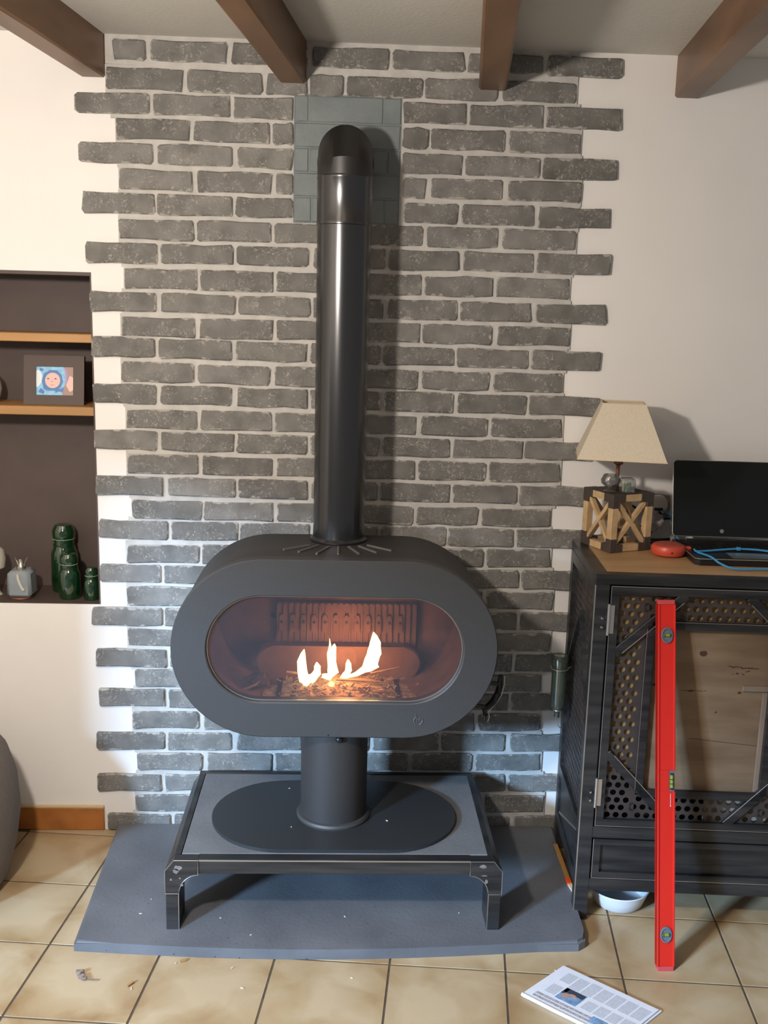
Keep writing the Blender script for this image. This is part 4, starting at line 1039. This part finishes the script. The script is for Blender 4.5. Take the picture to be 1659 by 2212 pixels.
for zv, ry in ((.098, 0), (LL-.094, 0)):
    bm = B(); lathe(bm, [(0, .0), (.0160, .0), (.0160, .0035), (.0130, .0045), (.0120, .0015), (0, .0015)], (0, .0015, zv), 28, ax='Y', sy=1.35)
    vr = _obj0('vial_ring', bm, M['vialring'], lv, smooth=True)
    bm = B(); tube(bm, [(-.0095, -.001, zv), (.0095, -.001, zv)], .0042, 10); vi = _obj0('vial', bm, M['vial'], vr, smooth=True)
    bm = B()
    for x in (-.0085, .0065): tube(bm, [(x, -.001, zv), (x+.0022, -.001, zv)], .0046, 10)
    _obj0('vial_mark', bm, M['print_blk'], vr)
bm = B(); prism_y(bm, [(hw-.016, .480), (hw-.001, .474), (hw-.001, .542), (hw-.016, .536)], .004, .020); vr = _obj0('vial_block', bm, M['vialring'], lv)
bm = B(); tube(bm, [(hw-.009, .002, .490), (hw-.009, .002, .524)], .0045, 10); _obj0('vial', bm, M['vial'], vr, smooth=True)
bm = B()
for z in (.486, .500, .512, .526): tube(bm, [(hw-.009, .002, z), (hw-.009, .002, z+.002)], .005, 10)
_obj0('vial_mark', bm, M['print_blk'], vr)
bm = B(); box(bm, hw-.0125, hw-.0115, .0018, .0028, .442, .474); blob(bm, (hw-.012, .0022, .441), .0018, sub=1); _obj0('paint_run', bm, M['paper_w'], lv)

# ------------------------------------------------------------------ newspaper
NA = Vector((.511, -.841, 0)); NR = math.atan2(-.163, .19)
npw = thing('newspaper', 'folded newspaper lying on the floor tiles at the lower right', 'newspaper', NA, NR)
NL, NWd = .270, .176
def sheetz(bm, x0, x1, y0, y1, z0, z1, sk=0.0):
    a = [(x0, y0), (x1, y0), (x1-sk, y1), (x0-sk, y1)]; prism_z(bm, a, z0, z1, .0004)
bm = B(); sheetz(bm, .004, NL+.004, .0, NWd+.003, .0, .0035, -.028); _obj0('lower_fold', bm, M['paper'], npw)
bm = B(); sheetz(bm, .0, NL, .0, NWd-.004, .0038, .0078, -.026); _obj0('upper_fold', bm, M['paper'], npw)
bm = B(); tube(bm, [(.0, .002, .0052), (.09, .000, .0056), (NL, .002, .0052)], .0050, 10); _obj0('folded_spine', bm, M['paper'], npw, smooth=True)
def pq(bm, x0, x1, y0, y1, z=.0080):
    a = [(x0+y0*.15, y0), (x1+y0*.15, y0), (x1+y1*.15, y1), (x0+y1*.15, y1)]; prism_z(bm, a, z-.0003, z+.0001)
bm = B()
for c in range(7):
    x = .030+c*.034
    for y0, y1 in ((.100, .158), (.048, .095)):
        if y1 < .1 and .045 < x < .12: continue
        if c in (0,) and y1 > .1: y0 = .11
        pq(bm, x, x+.029, y0, y1-random.uniform(0, .01))
_obj0('text_column', bm, M['ink'], npw)
bm = B()
for r_ in range(2): pq(bm, .020, .25, .014+r_*.013, .023+r_*.013)
_obj0('headline', bm, M['inkd'], npw)
bm = B(); pq(bm, .064, .122, .044, .098, .0082); ph = _obj0('printed_photo', bm, M['ph_blue'], npw, label='small printed blue photograph on the page')
bm = B(); pq(bm, .066, .120, .078, .096, .0084); pq(bm, .064, .074, .070, .096, .0084); _obj0('photo_dark_area', bm, M['ph_dark'], ph)
bm = B()
pts = [(.090+.011*math.cos(t), .066+.009*math.sin(t)) for t in [2*math.pi*k/12 for k in range(12)]]; prism_z(bm, pts, .0083, .0086)
pts = [(.106+.010*math.cos(t), .076+.006*math.sin(t)) for t in [2*math.pi*k/12 for k in range(12)]]; prism_z(bm, pts, .0083, .0087); _obj0('photo_figure', bm, M['ph_skin'], ph)
bm = B(); pq(bm, .175, .215, .016, .042, .0083); _obj0('second_photo', bm, M['ph_blue'], npw)

# ------------------------------------------------------------------ white bowl under the cabinet
bw = wthing('bowl', 'white enamel bowl standing on the tiles under the steel cabinet', 'bowl', (.872, -.412, 0))
bm = B(); lathe(bm, [(0, .002), (.060, .001), (.064, .0), (.074, .010), (.083, .034), (.090, .054), (.088, .056), (.079, .036), (.070, .012), (0, .006)], (.872, -.412, 0), 40); obj('bowl_body', bm, M['enamel'], bw, smooth=True)
bm = B(); tube(bm, [(.872+.0895*math.cos(t), -.412+.0895*math.sin(t), .0555) for t in [2*math.pi*k/36 for k in range(36)]], .0022, 6, closed=True); obj('rim', bm, M['enamel'], bw, smooth=True)

# stick with an orange band between slab and cabinet
sk_ = wthing('wooden_stick', 'thin yellow wooden stick with an orange band beside the cabinet leg', 'stick', (.742, -.30, .03))
a, b = Vector((.738, -.150, .0345)), Vector((.735, -.345, .0345))
bm = B(); bar(bm, a, b, .013, .007, bev=.001); obj('shaft', bm, M['stickw'], sk_)
bm = B(); bar(bm, b, b+Vector((-.001, -.036, 0)), .016, .0085, bev=.002); obj('orange_band', bm, M['orange'], sk_)
bm = B(); prism_z(bm, [(.7275, -.381), (.7415, -.381), (.7385, -.425), (.7345, -.430)], .031, .037, .001); obj('pale_tip', bm, M['tip'], sk_)

# ------------------------------------------------------------------ alcove contents
def zoff(z): return z
def jar(name, c, r, h, lid_r, lid_h, lab):
    j = wthing(name, lab, 'jar', c, 'green glass jars')
    bm = B(); lathe(bm, [(0, 0), (r*.92, 0), (r, .006), (r, h*.62), (r*.97, h*.74), (r*.80, h*.84), (r*.74, h*.90), (r*.78, h), (0, h)], c, 36); obj('jar_body', bm, M['green'], j, smooth=True)
    bm = B(); z0 = h
    lathe(bm, [(0, z0), (lid_r*.92, z0), (lid_r*.96, z0+.003), (lid_r, z0+lid_h*.35), (lid_r*.97, z0+lid_h*.6), (lid_r*.75, z0+lid_h*.9), (lid_r*.35, z0+lid_h), (0, z0+lid_h)], c, 36); l_ = obj('lid', bm, M['green'], j, smooth=True)
    bm = B(); tube(bm, [(c[0]+lid_r*.95*math.cos(t), c[1]+lid_r*.95*math.sin(t), c[2]+z0+.001) for t in [2*math.pi*k/28 for k in range(28)]], .0012, 6, closed=True); obj('glass_rim', bm, M['green_rim'], l_)
    bm = B(); tube(bm, [(c[0]+r*.80*math.cos(t), c[1]+r*.80*math.sin(t), c[2]+h*.885) for t in [2*math.pi*k/28 for k in range(28)]], .0016, 6, closed=True); obj('neck_ring', bm, M['green'], l_)
AZ = AZ0+.002
jar('glass_jar', (-.880, .150, AZ), .043, .175, .037, .052, 'tallest dark green glass jar with a domed lid, standing behind another jar')
jar('glass_jar', (-.842, .062, AZ), .034, .112, .0285, .038, 'middle-sized green glass jar in front of the tallest one')
jar('glass_jar', (-.769, .050, AZ), .0255, .078, .021, .030, 'smallest green glass jar at the right edge of the alcove')
ob = wthing('oil_burner', 'square frosted glass oil burner with a metal top, in the alcove', 'burner', (-.994, .060, AZ))
bm = B(); lathe(bm, [(0, 0), (.036, 0), (.038, .003), (.036, .006), (0, .006)], (-.994, .060, AZ), 28); obj('foot', bm, M['copper'], ob, smooth=True)
bm = B(); box(bm, -1.032, -.954, .024, .098, AZ+.006, AZ+.093, .010)
for v in bm.verts:
    k = 1-.12*max(0, (v.co.z-AZ-.07)/.023); v.co.x = -.993+(v.co.x+.993)*k
ob_g = obj('glass_block', bm, M['frost'], ob, smooth=True)
bm = B(); tube(bm, smoothpts([(-.993, .0225, AZ+.085), (-.991, .0225, AZ+.065), (-.984, .0225, AZ+.045), (-.976, .0225, AZ+.032)]), .0048, 7); obj('wick', bm, M['wick'], ob)
bm = B(); lathe(bm, [(.014, .093), (.015, .097), (.011, .106), (.007, .116), (.006, .126), (0, .128)], (-.993, .06, AZ), 20); obj('metal_cap', bm, M['pewter'], ob, smooth=True)
bm = B(); tube(bm, [(-1.000, .058, AZ+.098), (-1.004, .056, AZ+.118), (-1.010, .055, AZ+.132)], [.003, .002, .001], 6); tube(bm, [(-.983, .058, AZ+.098), (-.979, .056, AZ+.116), (-.970, .055, AZ+.134)], [.003, .002, .001], 6); obj('prong', bm, M['pewter'], ob)
bm = B(); lathe(bm, [(0, 0), (.010, 0), (.012, .02), (.030, .030), (.034, .06), (.028, .088), (.012, .102), (0, .104)], (-1.085, .09, AZ+.06), 24); lathe(bm, [(0, 0), (.02, 0), (.012, .01), (.008, .06), (0, .06)], (-1.085, .09, AZ), 16)
tag(obj('figurine', bm, M['cream'], smooth=True), 'round cream ornament cut by the left edge, lower alcove', 'ornament')
bm = B(); lathe(bm, [(0, 0), (.02, 0), (.035, .02), (.040, .045), (.034, .075), (.018, .095), (.014, .10), (0, .10)], (-1.078, .09, 1.399), 24); tag(obj('vase', bm, M['cream'], smooth=True), 'small pale vase cut by the left edge, on the middle shelf', 'vase')

# framed photograph of a baby
fr_ = thing('photo_frame', 'dark brown frame with a photo of a baby in a blue hood', 'picture frame', (-.8685, .052, 1.3985), math.radians(2))
fr_.rotation_euler = (math.radians(-10), 0, math.radians(2))
FW_, FH = .183, .152
bm = B()
px0, px1, pz0, pz1 = -.055, .058, .030, .118
for a in ((-FW_/2, FW_/2, 0, pz0), (-FW_/2, FW_/2, pz1, FH), (-FW_/2, px0, pz0, pz1), (px1, FW_/2, pz0, pz1)): box(bm, a[0], a[1], 0, .018, a[2], a[3])
box(bm, -FW_/2, FW_/2, .010, .018, 0, FH)
_obj0('frame', bm, M['frame'], fr_)
bm = B(); box(bm, px0, px1, .006, .010, pz0, pz1); pf = _obj0('photograph', bm, M['pf_blue'], fr_, label='photograph of a baby wearing a light blue hood')
def pp(nm, pts, mn, y=.0058):
    bm = B(); prism_y(bm, [(px0+(px1-px0)*a, pz0+(pz1-pz0)*b) for a, b in pts], y-.0002, .0062); _obj0(nm, bm, M[mn], pf)
pp('photo_backdrop', [(.70, 0), (1, 0), (1, 1), (.74, 1), (.82, .8), (.84, .55), (.78, .38), (.70, .2)], 'pf_brown')
pp('photo_pale_area', [(.80, .35), (.9, .7), (1, .62), (1, .2), (.9, .12)], 'pf_skin', .0056)
pp('photo_pale_area', [(0, .3), (0, .85), (.08, .9), (.16, .7), (.14, .45), (.05, .28)], 'pf_white')
pp('hood_shadow', [(.20, .22), (.15, .5), (.20, .75), (.36, .88), (.56, .88), (.68, .72), (.72, .48), (.66, .28), (.5, .16), (.3, .16)], 'pf_deep', .0056)
pp('face', [(.44+.205*math.cos(t), .52+.275*math.sin(t)) for t in [2*math.pi*k/16 for k in range(16)]], 'pf_skin', .0053)
pp('hood_edge', [(.80, .95), (.85, .7), (.83, .45), (.78, .4), (.79, .65), (.74, .96)], 'pf_mauve', .0054)
pp('eyes', [(.32+.035*math.cos(t), .58+.025*math.sin(t)) for t in [2*math.pi*k/8 for k in range(8)]], 'pf_eye', .0051)
pp('eyes', [(.52+.035*math.cos(t), .58+.025*math.sin(t)) for t in [2*math.pi*k/8 for k in range(8)]], 'pf_eye', .0051)
pp('nose', [(.40, .47), (.46, .47), (.43, .52)], 'pf_mauve', .0051)
pp('mouth', [(.37, .37), (.48, .37), (.45, .345), (.40, .345)], 'pf_mauve', .0051)
pp('bow', [(.50, .20), (.60, .32), (.62, .22), (.74, .28), (.72, .10), (.60, .14), (.52, .08)], 'pf_deep', .0052)
pp('bow', [(.12, .25), (.22, .14), (.20, .04), (.06, .10)], 'pf_deep', .0052)
pp('bow', [(.10, .95), (.20, .92), (.18, .84), (.08, .86)], 'pf_deep', .0052)

# ------------------------------------------------------------------ pouf at the left edge
PC = Vector((-1.225, -.345, 0))
pf_ = wthing('pouf', 'rounded taupe upholstered pouf with tan piping at the left edge', 'pouf', PC)
bm = B(); lathe(bm, [(0, 0), (.250, 0), (.275, .03), (.300, .12), (.314, .22), (.308, .32), (.285, .40), (.240, .46), (.15, .50), (0, .51)], PC, 56); obj('upholstery', bm, M['fabric'], pf_, smooth=True)
bm = B()
def pr(z):
    T_ = [(0, .250), (.03, .275), (.12, .300), (.22, .314), (.32, .308), (.40, .285), (.46, .240), (.50, .15)]
    for (a, b), (c, d) in zip(T_, T_[1:]):
        if a <= z <= c: return b+(d-b)*(z-a)/(c-a)
    return .15
for ang in (-48, 70, 190):
    t = math.radians(ang); zs = [.005+.49*k/24 for k in range(25)]
    tube(bm, [PC+Vector(((pr(z)+.001)*math.cos(t+.25*math.sin(z*6)), (pr(z)+.001)*math.sin(t+.25*math.sin(z*6)), z)) for z in zs], .0035, 6)
obj('piping', bm, M['piping'], pf_)

# ------------------------------------------------------------------ bits lying on the floor and slab
bm = B()
for p, r in (((-.628, -.752, .006), .010), ((-.620, -.765, .005), .009), ((-.612, -.775, .006), .008), ((-.634, -.747, .004), .006)): blob(bm, p, r, 1.1, .9, .5, .35)
tube(bm, [(-.608, -.778, .005), (-.59, -.780, .004), (-.575, -.778, .002)], .0015, 5)
tag(obj('dust_clump', bm, M['fluff']), 'grey clump of dust with a stalk on the tiles before the hearth', 'dust')
for c, a, L_, lab in (((-.490, -.795), .9, .022, 'small wood chip on the tiles right of the dust clump'), ((-.371, -.700), .3, .016, 'small brown wood chip at the slab edge')):
    bm = B(); bar(bm, (c[0]-L_/2*math.cos(a), c[1]-L_/2*math.sin(a), .003), (c[0]+L_/2*math.cos(a), c[1]+L_/2*math.sin(a), .004), .007, .003); tag(obj('wood_chip', bm, M['chip']), lab, 'chip')
bm = B()
for x, y, z in ((-.292, -.55, .031), (.383, -.525, .031), (.06, -.545, .031), (-.2, -.63, .031), (.62, -.74, .001), (-.484, -.815, .001), (-.24, -.73, .001), (-.20, -.81, .001), (-.5, -.46, .031), (-.52, -.53, .031), (-.12, -.20, .249), (-.10, -.44, .249), (.18, -.40, .249), (.08, -.77, .001), (-.39, -.71, .001)):
    a = random.uniform(0, 3); L_ = random.uniform(.003, .009); bar(bm, (x, y, z), (x+L_*math.cos(a), y+L_*math.sin(a), z), .002, .0015)
tag(obj('crumbs', bm, M['crumb']), 'tiny pale crumbs scattered on the hearth and tiles', 'crumbs', kind='stuff')
